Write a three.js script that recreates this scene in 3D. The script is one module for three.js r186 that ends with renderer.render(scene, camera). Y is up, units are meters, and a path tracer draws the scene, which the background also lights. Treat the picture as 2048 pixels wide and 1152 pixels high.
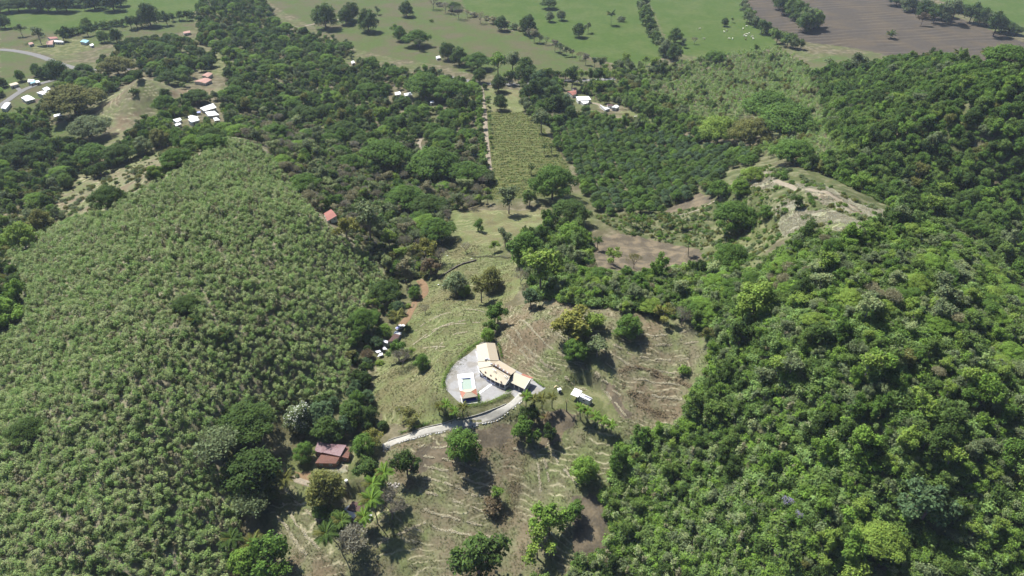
import * as THREE from 'three';
import { Sky } from 'three/addons/objects/Sky.js';
import { MarchingCubes } from 'three/addons/objects/MarchingCubes.js';
import { mergeGeometries } from 'three/addons/utils/BufferGeometryUtils.js';
import { createNoise2D } from 'simplex-noise';

// ------------------------------------------------------------------ camera, sky, sun, exposure
const scene = new THREE.Scene();
const FOCAL = 1366, PITCH = THREE.MathUtils.degToRad(35), EYE = new THREE.Vector3(0, 240, 0);   // focal length in photo pixels (photo 2048 x 1152)
const camera = new THREE.PerspectiveCamera(2 * Math.atan(576 / FOCAL) * 180 / Math.PI, 2048 / 1152, 1, 12000);
camera.position.copy(EYE);
camera.rotation.set(-PITCH, 0, 0);
const SUN_DIR = new THREE.Vector3(-0.60, 1.30, -0.62).normalize();
const sky = new Sky();
sky.name = 'sky';
sky.scale.setScalar(10000);
sky.material.uniforms.sunPosition.value.copy(SUN_DIR);
sky.material.uniforms.turbidity.value = 8;
sky.material.uniforms.rayleigh.value = 0.55;
sky.material.uniforms.mieCoefficient.value = 0.004;
sky.userData.kind = 'structure';
scene.add(sky);
scene.environmentIntensity = 0.105;
const sun = new THREE.DirectionalLight(new THREE.Color(1, 0.95, 0.85), 4.5);
sun.name = 'sun';
sun.position.copy(SUN_DIR).multiplyScalar(900).add(new THREE.Vector3(0, 0, -450));
sun.target.position.set(0, 0, -450);
sun.castShadow = true;
sun.shadow.mapSize.set(4096, 4096);
Object.assign(sun.shadow.camera, { left: -700, right: 700, top: 700, bottom: -700, near: 10, far: 2500 });
scene.add(sun, sun.target);
const renderer = new THREE.WebGLRenderer({ antialias: true });
renderer.toneMapping = THREE.LinearToneMapping;
renderer.toneMappingExposure = 2.05;
renderer.shadowMap.enabled = true;
scene.fog = new THREE.FogExp2(new THREE.Color(0.74, 0.86, 1.0), 0.00007);

// ------------------------------------------------------------------ small helpers
function rng(seed) { let a = seed | 0; return () => { a = (a + 0x6d2b79f5) | 0; let t = Math.imul(a ^ (a >>> 15), 1 | a); t = (t + Math.imul(t ^ (t >>> 7), 61 | t)) ^ t; return ((t ^ (t >>> 14)) >>> 0) / 4294967296; }; }
const V = (x, y, z) => new THREE.Vector3(x, y, z);
const clamp = (x, a, b) => Math.min(b, Math.max(a, x));
const smooth = (a, b, x) => { const t = clamp((x - a) / (b - a), 0, 1); return t * t * (3 - 2 * t); };
const noise = createNoise2D(rng(11)), noiseB = createNoise2D(rng(29));
const fbm = (x, y, o = 4) => { let s = 0, a = 0.5, f = 1; for (let i = 0; i < o; i++) { s += a * noise(x * f + i * 17.3, y * f - i * 9.1); a *= 0.5; f *= 2.03; } return s; };
const names = {};
function numbered(n) { const k = names[n] = (names[n] ?? -1) + 1; return k ? n + '_' + String(k).padStart(3, '0') : n; }
function tag(o, label, category, group) { o.userData.label = label; o.userData.category = category; if (group) o.userData.group = group; return o; }
function thing(name, label, category, at, turn = 0, group) {
  const g = new THREE.Group(); g.name = numbered(name); if (at) g.position.copy(at); g.rotation.y = turn; scene.add(g);
  return tag(g, label, category, group);
}
function mesh(name, geometry, material, parent) {
  const m = new THREE.Mesh(geometry, material); m.name = name; m.castShadow = m.receiveShadow = true;
  if (parent) parent.add(m); return m;
}
function struct(name, geometry, material) { const m = mesh(numbered(name), geometry, material, scene); m.userData.kind = 'structure'; return m; }
const matte = (o) => new THREE.MeshPhysicalMaterial({ roughness: 1, specularIntensity: 0.12, ...o });
const std = (r, g, b, rough = 0.85, more = {}) => new THREE.MeshStandardMaterial({ color: new THREE.Color(r, g, b), roughness: rough, ...more });

// a photo pixel as a direction, and its crossing with a level
function ray(px, py) {
  const x = (px - 1024) / FOCAL, y = -(py - 576) / FOCAL, c = Math.cos(PITCH), s = Math.sin(PITCH);
  return V(x, y * c - s, -c - y * s).normalize();
}
function atH(px, py, h) { const d = ray(px, py), t = (h - EYE.y) / d.y; return EYE.clone().addScaledVector(d, t); }

// ------------------------------------------------------------------ terrain: known spots with their heights, joined by a thin plate
const SPOTS = [
  // house knoll
  ['house', 1000,735,45, 960,770,44.5, 915,740,43.5, 1060,770,44.5, 940,800,44, 1170,795,43, 1100,790,43.5],
  ['drive', 1035,800,43, 960,842,41.8, 900,855,40.2, 840,870,38, 770,890,34.8],
  ['below', 660,905,32, 715,1030,29, 600,960,32, 925,920,36, 820,930,34, 900,1000,31, 900,1100,26, 1040,950,33, 1020,1060,26, 1110,880,39, 1170,960,35, 1150,1080,29, 700,1130,27, 580,1060,30, 1060,1150,22, 850,1152,23],
  ['clearing', 1100,700,51, 1200,700,53, 1320,700,54.5, 1390,720,54, 1300,770,49, 1340,820,45, 1240,840,42, 1100,650,53, 1010,650,45, 1000,690,45],
  ['field', 860,650,36, 900,610,36, 980,600,37, 960,560,34, 950,480,31, 1050,450,29, 850,700,37, 800,760,35, 780,820,34, 890,690,40],
  ['vale', 820,640,31, 760,720,29, 850,575,30, 750,580,29, 700,650,37, 700,800,34, 620,850,32, 560,880,33],
  ['lefthill', 700,560,37, 640,450,52, 480,300,56, 600,600,55, 400,600,67, 400,450,71, 250,480,65, 120,560,55, 0,600,42, 0,800,44, 100,750,55, 300,800,60, 500,780,47, 450,1000,36, 300,1000,46, 100,1000,47, 0,1150,39, 300,1150,37, 520,1100,25, 560,380,52, 330,380,66, 470,275,52, 600,700,48],
  ['valley', 0,480,26, 0,400,20, 60,330,14, 200,360,24, 130,420,32, 300,320,26, 500,240,14, 600,300,24, 660,380,30, 760,450,28, 860,420,22, 700,250,9, 880,260,9, 600,150,6, 800,150,5],
  ['whitehouses', 400,240,27, 340,270,24, 440,200,16],
  ['cone', 285,152,38, 330,168,30, 240,190,22, 300,230,16, 350,195,13, 170,230,10, 400,190,8, 230,150,6, 200,280,12, 130,250,7],
  ['village', 80,185,3, 30,200,3, 150,130,3, 40,110,2, 150,70,2],
  ['middle', 1020,380,20, 980,300,13, 1100,300,13, 1040,230,8, 980,180,5, 1100,430,27, 1200,330,15, 1350,330,18, 1450,300,22, 1280,230,8, 1200,200,5, 1400,200,8, 1180,160,4],
  ['soilvale', 1250,510,36, 1200,470,32, 1380,400,30, 1300,440,29, 1350,520,40, 1450,530,50, 1470,440,45],
  ['ridge', 1150,600,56, 1100,540,48, 1250,590,59, 1400,590,64, 1550,560,76, 1620,480,84, 1650,445,85, 1600,390,79, 1540,345,58, 1490,400,52, 1560,440,66, 1700,415,80],
  ['rightslope', 1800,520,90, 1900,520,79, 2048,600,62, 1700,600,90, 1850,700,86, 2048,750,72, 1500,720,68, 1500,850,54, 1400,920,42, 1300,970,34, 1700,900,69, 2000,950,70, 1400,1100,33, 1700,1120,49, 2000,1120,57, 1200,1120,26, 1230,1000,32, 1600,700,80],
  ['backhill', 1740,390,62, 1850,380,56, 1950,440,52, 2048,480,44, 1800,280,70, 2000,220,92, 1700,170,36, 1640,140,14, 1850,140,68, 2000,128,88, 1650,260,40, 1520,250,20, 1900,320,66, 2040,330,70, 1560,160,6, 1750,128,40],
  ['plain', 1750,60,0, 1980,60,0, 1500,60,0, 1250,100,1, 1000,80,0, 800,60,0, 500,80,1, 300,40,0, 100,30,0, 1500,0,0, 600,0,0, 2048,10,0, 0,0,0, 1700,95,0, 1900,100,0],
];
const ctrl = [];
for (const [, ...n] of SPOTS) for (let i = 0; i < n.length; i += 3) { const p = atH(n[i], n[i + 1], n[i + 2]); ctrl.push([p.x / 100, p.z / 100, n[i + 2]]); }
// beyond the frame the land runs on
for (const [x, z, h] of [[-300, -60, 40], [-120, -50, 22], [0, -60, 8], [120, -60, 18], [300, -60, 48], [-300, 150, 30], [0, 150, 0], [300, 150, 40], [-480, -200, 35], [480, -200, 62], [-520, -350, 22], [520, -350, 46], [600, -520, 70], [-620, -560, 6], [-800, -200, 20], [800, -200, 50], [-900, -800, 0], [900, -800, 20], [-1000, -1300, 0], [0, -1400, 0], [1000, -1300, 0], [-900, 150, 20], [900, 150, 40]]) ctrl.push([x / 100, z / 100, h]);
function thinPlate(pts, soft) {
  const n = pts.length, N = n + 3, A = Array.from({ length: N }, () => new Float64Array(N + 1));
  const phi = (q) => (q < 1e-9 ? 0 : 0.5 * q * Math.log(q));
  for (let i = 0; i < n; i++) {
    for (let j = 0; j < n; j++) A[i][j] = phi((pts[i][0] - pts[j][0]) ** 2 + (pts[i][1] - pts[j][1]) ** 2) + (i === j ? soft : 0);
    A[i][n] = A[n][i] = 1; A[i][n + 1] = A[n + 1][i] = pts[i][0]; A[i][n + 2] = A[n + 2][i] = pts[i][1]; A[i][N] = pts[i][2];
  }
  for (let c = 0; c < N; c++) {
    let p = c; for (let r = c + 1; r < N; r++) if (Math.abs(A[r][c]) > Math.abs(A[p][c])) p = r;
    [A[c], A[p]] = [A[p], A[c]];
    for (let r = c + 1; r < N; r++) { const f = A[r][c] / A[c][c]; if (f) for (let k = c; k <= N; k++) A[r][k] -= f * A[c][k]; }
  }
  const w = new Float64Array(N);
  for (let r = N - 1; r >= 0; r--) { let s = A[r][N]; for (let k = r + 1; k < N; k++) s -= A[r][k] * w[k]; w[r] = s / A[r][r]; }
  return (x, z) => { x /= 100; z /= 100; let s = w[n] + w[n + 1] * x + w[n + 2] * z; for (let i = 0; i < n; i++) s += w[i] * phi((x - pts[i][0]) ** 2 + (z - pts[i][1]) ** 2); return s; };
}
const plate = thinPlate(ctrl, 0.004);
const PADS = [[atH(968, 742, 44.5), 18, 44.5], [atH(932, 778, 44.5), 11.5, 44.5], [atH(975, 780, 44.5), 9, 44.5], [atH(1035, 775, 44.5), 12, 44.5], [atH(1172, 798, 43.2), 7, 43.2], [atH(660, 905, 32), 9, 32], [atH(716, 1025, 26.5), 7, 26.5]];
const GX0 = -900, GX1 = 900, GZ0 = -1250, GZ1 = 160, GS = 4, GNX = (GX1 - GX0) / GS + 1, GNZ = Math.floor((GZ1 - GZ0) / GS) + 1;
const grid = new Float32Array(GNX * GNZ);
for (let j = 0; j < GNZ; j++) for (let i = 0; i < GNX; i++) {
  const x = GX0 + i * GS, z = GZ0 + j * GS;
  let h = plate(x, z);
  const flat = smooth(-720, -900, z);                              // the plain beyond the hills
  h = Math.max(h, -6) * (1 - flat);
  grid[j * GNX + i] = h;
}
function smoothH(x, z) {
  const u = clamp((x - GX0) / GS, 0, GNX - 1.001), v = clamp((z - GZ0) / GS, 0, GNZ - 1.001), i = Math.floor(u), j = Math.floor(v), a = u - i, b = v - j, k = j * GNX + i;
  return (grid[k] * (1 - a) + grid[k + 1] * a) * (1 - b) + (grid[k + GNX] * (1 - a) + grid[k + GNX + 1] * a) * b;
}
function relief(x, z) {
  const edge = smooth(880, 780, Math.abs(x)) * smooth(-1230, -1000, z) * smooth(150, 60, z);
  const u = clamp((x - GX0) / GS, 0, GNX - 1.001), v = clamp((z - GZ0) / GS, 0, GNZ - 1.001), i = Math.floor(u), j = Math.floor(v), a = u - i, b = v - j, k = j * GNX + i;
  let h = (grid[k] * (1 - a) + grid[k + 1] * a) * (1 - b) + (grid[k + GNX] * (1 - a) + grid[k + GNX + 1] * a) * b;
  const rough = smooth(3, 25, h);
  h += (fbm(x / 42, z / 42, 3) * 2.2 + noise(x / 9, z / 9) * 0.35) * rough;
  return h * edge;
}
function H(x, z) {
  let h = relief(x, z);
  for (const [c, r, y] of PADS) { const d = Math.hypot(x - c.x, z - c.z); if (d < r * 1.5) { const w = 1 - smooth(r, r * 1.5, d); h += (y - h) * w; } }
  return h;
}
// the spot of ground (or of a crown "lift" metres above it) that shows at a photo pixel
function ground(px, py, lift = 0) {
  const d = ray(px, py), p = EYE.clone(); let t = 60, step = 3;
  for (; t < 4000; t += step) { if (EYE.y + d.y * t < H(EYE.x + d.x * t, EYE.z + d.z * t) + lift) break; if (t > 700) step = 6; }
  let a = t - step, b = t;
  for (let i = 0; i < 12; i++) { const m = (a + b) / 2; if (EYE.y + d.y * m < H(EYE.x + d.x * m, EYE.z + d.z * m) + lift) b = m; else a = m; }
  p.addScaledVector(d, b); p.y = H(p.x, p.z); return p;
}
const slant = (p) => p.distanceTo(EYE);
function project(p) {
  const c = Math.cos(PITCH), s = Math.sin(PITCH), x = p.x - EYE.x, y = p.y - EYE.y, z = p.z - EYE.z, f = -s * y - c * z, u = c * y - s * z;
  return [1024 + FOCAL * x / f, 576 - FOCAL * u / f, f];
}

// ------------------------------------------------------------------ land cover: outlines on the ground, given by the photo pixels at which their corners show
function outline(px, lift = 0, step = 30) {
  const out = [];
  for (let i = 0; i < px.length; i += 2) {
    const x0 = px[i], y0 = px[i + 1], x1 = px[(i + 2) % px.length], y1 = px[(i + 3) % px.length], n = Math.max(1, Math.round(Math.hypot(x1 - x0, y1 - y0) / step));
    for (let k = 0; k < n; k++) { const p = ground(x0 + (x1 - x0) * k / n, y0 + (y1 - y0) * k / n, lift); out.push([p.x, p.z]); }
  }
  return out;
}
function inside(poly, x, z) {
  let c = false;
  for (let i = 0, j = poly.length - 1; i < poly.length; j = i++) { const [xi, zi] = poly[i], [xj, zj] = poly[j]; if ((zi > z) !== (zj > z) && x < (xj - xi) * (z - zi) / (zj - zi) + xi) c = !c; }
  return c;
}
const FLOOR = 0, DRY = 1, FIELD = 2, LAWN = 3, SOIL = 4, DIRT = 5, BRIGHT = 6, DULL = 7, PLOUGH = 8, CROP = 9, GRAVEL = 10, SCRUB = 11, STRAW = 12, LITTER = 13;
const COVER = [
  [LITTER, [452,272, 520,288, 560,330, 605,395, 662,452, 725,490, 772,540, 745,600, 705,640, 700,720, 690,775, 640,795, 560,805, 540,860, 430,830, 440,900, 450,960, 490,1010, 470,1060, 450,1110, 450,1190, -60,1190, -60,690, 50,640, 45,560, 15,500, 110,445, 220,405, 330,355, 400,305]],
  [DULL, [0,150, 140,140, 150,230, 0,240]], [BRIGHT, [0,-30, 420,-30, 400,20, 300,45, 180,62, 0,60]], [DULL, [0,60, 180,62, 300,45, 390,30, 390,60, 300,75, 160,100, 60,100, 0,95]],
  [DULL, [0,100, 60,108, 130,130, 80,165, 0,165]], [LAWN, [62,92, 105,75, 175,80, 185,100, 120,112, 70,105]], [LAWN, [375,108, 440,100, 455,145, 430,150, 395,140]],
  [DULL, [500,-30, 950,-30, 920,20, 1010,60, 1060,70, 1150,110, 1230,140, 1190,155, 950,150, 880,130, 800,120, 700,95, 620,50, 560,20]],
  [BRIGHT, [915,-30, 1280,-30, 1300,20, 1340,110, 1270,140, 1200,120, 1150,105, 1060,70, 1010,55, 930,18]],
  [BRIGHT, [1280,-30, 1470,-30, 1500,30, 1560,92, 1500,105, 1400,115, 1345,105, 1310,30]],
  [PLOUGH, [1472,-30, 1780,-30, 1900,30, 2048,85, 2300,120, 2300,170, 2048,140, 1800,115, 1700,95, 1580,80, 1510,35]], [BRIGHT, [1800,-30, 2300,-30, 2300,70, 2048,55, 1900,8]],
  [DULL, [1600,125, 1680,108, 1760,108, 1770,125, 1700,140, 1640,142]],
  [CROP, [975,225, 1040,222, 1075,240, 1110,290, 1140,340, 1140,390, 975,400, 985,330, 975,280]], [FIELD, [968,175, 1035,180, 1050,225, 975,225]],
  [FIELD, [900,420, 1090,420, 1120,450, 1010,480, 990,520, 880,520, 890,470]],
  [FIELD, [880,520, 1030,520, 1060,560, 1010,610, 1000,620, 970,680, 900,760, 880,850, 780,850, 740,800, 760,700, 810,660, 840,600]],
  [DRY, [990,640, 1010,615, 1100,600, 1240,625, 1380,640, 1420,700, 1385,800, 1350,850, 1220,880, 1230,940, 1190,1020, 1170,1090, 1130,1160, 1010,1220, 600,1220, 540,1090, 540,960, 600,975, 700,960, 780,900, 900,850, 1040,790, 1000,700]],
  [SOIL, [800,925, 830,900, 960,860, 1050,840, 1090,850, 1000,890, 900,910, 830,950]], [SOIL, [1075,840, 1130,810, 1150,840, 1120,880, 1080,900]], [SOIL, [1140,995, 1205,985, 1215,1100, 1150,1130]],
  [LAWN, [1040,790, 1090,775, 1200,785, 1235,820, 1240,845, 1150,820, 1050,812]], [LAWN, [560,930, 600,880, 640,860, 760,880, 760,930, 720,965, 620,960, 570,950]],
  [DIRT, [548,935, 620,945, 630,975, 560,955]], [STRAW, [662,930, 690,925, 700,945, 670,955]], [SOIL, [1215,760, 1235,790, 1265,830, 1245,840, 1215,800]],
  [SOIL, [1190,480, 1240,465, 1400,500, 1410,530, 1330,545, 1200,560, 1170,520]], [SOIL, [1330,420, 1400,385, 1425,400, 1390,425, 1340,430]], [SCRUB, [1440,345, 1530,325, 1640,345, 1780,415, 1740,480, 1560,480, 1450,470]], [SCRUB, [1180,430, 1330,430, 1440,400, 1480,360, 1530,330, 1600,370, 1560,450, 1520,520, 1420,540, 1400,500, 1240,465]],
  [LAWN, [1440,400, 1530,430, 1560,470, 1500,540, 1420,500]], [STRAW, [1545,415, 1590,390, 1610,420, 1560,445]], [STRAW, [1555,448, 1600,420, 1670,422, 1735,452, 1712,470, 1640,454, 1570,474]], [STRAW, [1588,366, 1650,373, 1720,408, 1795,430, 1772,450, 1700,426, 1640,406]], [STRAW, [1480,368, 1530,340, 1560,365, 1590,372, 1530,380]],
  
  [DRY, [280,152, 330,165, 370,180, 440,175, 445,188, 350,205, 320,225, 260,245, 240,300, 190,350, 150,380, 140,370, 200,310, 170,240, 220,190]], [DRY, [100,425, 130,385, 200,348, 300,296, 365,282, 365,320, 280,372, 180,428]], [DULL, [95,250, 150,240, 170,270, 110,300]],
  [FIELD, [1240,222, 1290,222, 1350,245, 1300,258, 1260,245]], [SOIL, [42,196, 80,198, 78,206, 48,208]],
].map(([k, px]) => [k, outline(px)]);

function raster(w, h, x0, z0, s) {
  const m = new Uint8Array(w * h);
  for (const [k, poly] of COVER) {
    let lo = 1e9, hi = -1e9; for (const p of poly) { lo = Math.min(lo, p[1]); hi = Math.max(hi, p[1]); }
    for (let j = Math.max(0, Math.floor((lo - z0) / s)); j < Math.min(h, (hi - z0) / s); j++) {
      const z = z0 + (j + 0.5) * s, xs = [];
      for (let i = 0, q = poly.length - 1; i < poly.length; q = i++) { const [xi, zi] = poly[i], [xj, zj] = poly[q]; if ((zi > z) !== (zj > z)) xs.push((xj - xi) * (z - zi) / (zj - zi) + xi); }
      xs.sort((a, b) => a - b);
      for (let q = 0; q + 1 < xs.length; q += 2) for (let i = Math.max(0, Math.round((xs[q] - x0) / s)); i < Math.min(w, (xs[q + 1] - x0) / s); i++) m[j * w + i] = k;
    }
  }
  return m;
}
const mix3 = (c, a, t) => { c[0] += (a[0] - c[0]) * t; c[1] += (a[1] - c[1]) * t; c[2] += (a[2] - c[2]) * t; };
const BASE = [[0.098, 0.088, 0.050], [0.152, 0.137, 0.084], [0.123, 0.125, 0.057], [0.095, 0.106, 0.042], [0.098, 0.082, 0.058], [0.180, 0.122, 0.071], [0.055, 0.089, 0.019], [0.078, 0.087, 0.036], [0.067, 0.057, 0.046], [0.072, 0.080, 0.027], [0.257, 0.247, 0.228], [0.076, 0.085, 0.036], [0.228, 0.214, 0.157], [0.200, 0.182, 0.122]];
const toByte = (v) => { v = clamp(v, 0, 1); return 255 * (v <= 0.0031308 ? 12.92 * v : 1.055 * Math.pow(v, 1 / 2.4) - 0.055); };
const flowAxis = { x: 0, z: 0 };
// colour (and height of the grass) of the ground at a spot
function groundLook(x, z, k, c, near) {
  const b = BASE[k]; c[0] = b[0]; c[1] = b[1]; c[2] = b[2];
  const big = fbm(x / 60, z / 60, 3), mid = fbm(x / 11 + 40, z / 11, 3), fine = near ? noiseB(x / 1.3, z / 1.3) : noiseB(x / 4, z / 4);
  let bump = 0.5 + 0.25 * fine, v = 1 + 0.16 * fine + 0.22 * mid;
  if (k === DRY || k === FIELD || k === STRAW) {
    mix3(c, [0.105, 0.125, 0.048], clamp(0.35 + big * 1.1 + mid * 0.9 - (k === DRY ? 0.02 : k === STRAW ? 0.05 : -0.12), 0, 0.85));
    mix3(c, [0.145, 0.102, 0.065], clamp(-big * 1.4 - mid * 0.8 - 0.15, 0, 0.6) * (k === FIELD ? 0.4 : 1));
    const h = smoothH(x, z) + noiseB(x / 55, z / 55) * 0.6, wob = noise(x / 23, z / 23) * 0.8 + noise(x / 8, z / 8) * 0.22 + noise(x / 2.6, z / 2.6) * 0.07, pitch = near ? 0.95 + 0.35 * noise(x / 70, z / 70) * 0 : 2.2, lines = k === FIELD ? 0.25 : 1;
    const f = (h + wob) / pitch - Math.floor((h + wob) / pitch), seg = smooth(-0.1, 0.55, noise(x / 17 + 9, z / 17 - 4) * 0.9 + noiseB(x / 3.4, z / 3.4) * 0.35 + 0.1 + big * 0.6) * lines;
    const line = (smooth(0.0, 0.10, f) - smooth(0.14, 0.30, f)) * seg;
    mix3(c, [0.34, 0.305, 0.20], clamp(line, 0, 1) * (k === FIELD ? 0.4 : 0.8));
    const rut = smooth(0.30, 0.42, f) - smooth(0.45, 0.62, f);
    mix3(c, [0.09, 0.078, 0.045], clamp(rut * seg, 0, 1) * 0.45);
    bump += line * 0.5 - rut * seg * 0.35;
    // mown rows lie across the slope in arcs
    if (k === FIELD) { const r = Math.hypot(x + 20, z + 205), a = r / 2.6 + wob * 2, g = a - Math.floor(a); mix3(c, [0.26, 0.245, 0.14], (smooth(0, 0.2, g) - smooth(0.25, 0.5, g)) * 0.45 * smooth(-0.1, 0.4, noise(x / 22, z / 22 + 7) + 0.15)); }
  } else if (k === BRIGHT) { mix3(c, [0.075, 0.100, 0.030], clamp(0.3 + big * 1.2 + mid * 0.4, 0, 0.9)); v = 1 + 0.10 * fine + 0.12 * mid; }
  else if (k === DULL) { mix3(c, [0.064, 0.094, 0.026], clamp(0.1 + big * 1.6 + mid * 0.8, 0, 0.85)); mix3(c, [0.100, 0.080, 0.054], clamp(-big * 1.5 - mid * 0.6 - 0.1, 0, 0.6)); v = 1 + 0.10 * fine + 0.10 * mid; }
  else if (k === PLOUGH) { const r = (z * 0.98 + x * 0.2) / 13 + noise(x / 80, z / 80) * 0.25, f = r - Math.floor(r); v = 1 + 0.08 * fine + 0.12 * mid + 0.22 * (f < 0.35 ? 1 : -0.5) * smooth(-0.4, 0.3, noise(x / 90, z / 50)); mix3(c, [0.094, 0.074, 0.050], clamp(big + 0.2, 0, 0.6)); }
  else if (k === CROP) { const f = z / 5.4 + noise(x / 20, z / 20) * 0.35, g = f - Math.floor(f); mix3(c, [0.19, 0.17, 0.075], (g < 0.4 ? 0.32 : 0) * smooth(-0.5, 0.3, noiseB(x / 9, z / 5))); mix3(c, [0.10, 0.12, 0.04], clamp(mid * 1.4, 0, 0.6)); bump += g < 0.45 ? -0.15 : 0.15; }
  else if (k === SOIL) mix3(c, [0.15, 0.12, 0.078], clamp(0.25 + mid * 1.6, 0, 0.8));
  else if (k === SCRUB) { mix3(c, [0.15, 0.14, 0.082], clamp(0.15 + mid * 1.5, 0, 0.8)); mix3(c, [0.08, 0.10, 0.038], clamp(noise(x / 6, z / 6), 0, 0.7)); }
  else if (k === LAWN) mix3(c, [0.165, 0.155, 0.085], clamp(0.1 + mid * 1.5, 0, 0.7));
  else if (k === LITTER) { mix3(c, [0.115, 0.135, 0.052], clamp(0.15 + mid * 1.6, 0, 0.8)); mix3(c, [0.27, 0.245, 0.18], clamp(-mid * 1.5 - 0.2, 0, 0.7)); }
  else if (k === FLOOR) { mix3(c, [0.155, 0.135, 0.09], clamp(0.2 + mid * 1.4, 0, 0.8)); mix3(c, [0.085, 0.102, 0.038], clamp(0.25 + big * 1.4, 0, 0.8)); }
  c[0] *= v; c[1] *= v; c[2] *= v;
  return clamp(bump, 0, 1);
}
function groundTextures(n, x0, z0, size, near) {
  const s = size / n, cover = raster(n, n, x0, z0, s), rgb = new Uint8Array(n * n * 4), bumps = near ? new Uint8Array(n * n * 4) : null, c = [0, 0, 0];
  for (let j = 0; j < n; j++) for (let i = 0; i < n; i++) {
    const x = x0 + (i + 0.5) * s, z = z0 + (j + 0.5) * s, w = near ? 3 : 7;
    const wi = clamp(Math.round(i + (noise(x / 7, z / 7) * w + noiseB(x / 1.7, z / 1.7) * w * 0.35) / s * 0.4), 0, n - 1), wj = clamp(Math.round(j + (noise(x / 7 + 50, z / 7) * w + noiseB(x / 1.7 + 50, z / 1.7) * w * 0.35) / s * 0.4), 0, n - 1);
    const k = cover[wj * n + wi], b = groundLook(x, z, k, c, near), o = (j * n + i) * 4;
    rgb[o] = toByte(c[0]); rgb[o + 1] = toByte(c[1]); rgb[o + 2] = toByte(c[2]); rgb[o + 3] = 255;
    if (near) { bumps[o] = bumps[o + 1] = bumps[o + 2] = b * 255; bumps[o + 3] = 255; }
  }
  const make = (d, srgb) => { const t = new THREE.DataTexture(d, n, n); t.wrapS = t.wrapT = THREE.MirroredRepeatWrapping; t.magFilter = THREE.LinearFilter; t.minFilter = THREE.LinearMipmapLinearFilter; t.generateMipmaps = true; if (srgb) t.colorSpace = THREE.SRGBColorSpace; t.needsUpdate = true; return t; };
  return { map: make(rgb, true), bumpMap: bumps ? make(bumps) : null, cover };
}
const NEAR = { x: -310, z: -710, size: 620 }, FAR = { x: -1100, z: -2100, size: 2200 };
const nearLook = groundTextures(2048, NEAR.x, NEAR.z, NEAR.size, true), farLook = groundTextures(2048, FAR.x, FAR.z, FAR.size, false);
function coverAt(x, z) {
  const inNear = x > NEAR.x && x < NEAR.x + NEAR.size && z > NEAR.z && z < NEAR.z + NEAR.size, f = inNear ? NEAR : FAR, i = Math.floor((x - f.x) / f.size * 2048), j = Math.floor((z - f.z) / f.size * 2048);
  return i < 0 || j < 0 || i > 2047 || j > 2047 ? FLOOR : (inNear ? nearLook : farLook).cover[j * 2048 + i];
}
// one sheet, fine in the middle and coarse towards the horizon, in two pieces that share their edge
const axis = (lo, hi, step, end0, end1) => { const a = []; for (let x = lo; x <= hi + 1e-6; x += step) a.push(x); for (let g = step * 2, x = lo; x > end0;) { x -= g; g = Math.min(g * 1.09, 500); a.unshift(x); } for (let g = step * 2, x = hi; x < end1;) { x += g; g = Math.min(g * 1.09, 500); a.push(x); } return a; };
const GXS = axis(NEAR.x, NEAR.x + NEAR.size, 2, -6000, 6000), GZS = axis(NEAR.z, NEAR.z + NEAR.size, 2, -9000, 2500);
function landSheet(isNear) {
  const f = isNear ? NEAR : FAR, pos = [], uv = [], idx = [], at = new Map();
  const vert = (i, j) => { const k = j * GXS.length + i; if (!at.has(k)) { at.set(k, pos.length / 3); const x = GXS[i], z = GZS[j]; pos.push(x, H(x, z), z); uv.push((x - f.x) / f.size, (z - f.z) / f.size); } return at.get(k); };
  for (let j = 0; j + 1 < GZS.length; j++) for (let i = 0; i + 1 < GXS.length; i++) {
    const x = (GXS[i] + GXS[i + 1]) / 2, z = (GZS[j] + GZS[j + 1]) / 2, n = x > NEAR.x && x < NEAR.x + NEAR.size && z > NEAR.z && z < NEAR.z + NEAR.size;
    if (n !== isNear) continue;
    const a = vert(i, j), b = vert(i + 1, j), c = vert(i + 1, j + 1), d = vert(i, j + 1);
    idx.push(a, d, c, a, c, b);
  }
  const g = new THREE.BufferGeometry();
  g.setAttribute('position', new THREE.Float32BufferAttribute(pos, 3)); g.setAttribute('uv', new THREE.Float32BufferAttribute(uv, 2)); g.setIndex(idx);
  const nrm = new Float32Array(pos.length);
  for (let i = 0; i < pos.length; i += 3) { const e = 2, x = pos[i], z = pos[i + 2], n = V(H(x - e, z) - H(x + e, z), 2 * e, H(x, z - e) - H(x, z + e)).normalize(); nrm[i] = n.x; nrm[i + 1] = n.y; nrm[i + 2] = n.z; }
  g.setAttribute('normal', new THREE.BufferAttribute(nrm, 3));
  return g;
}
struct('hills', landSheet(true), matte({ map: nearLook.map, bumpMap: nearLook.bumpMap, bumpScale: 0.22 }));
struct('plain', landSheet(false), matte({ map: farLook.map }));

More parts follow.
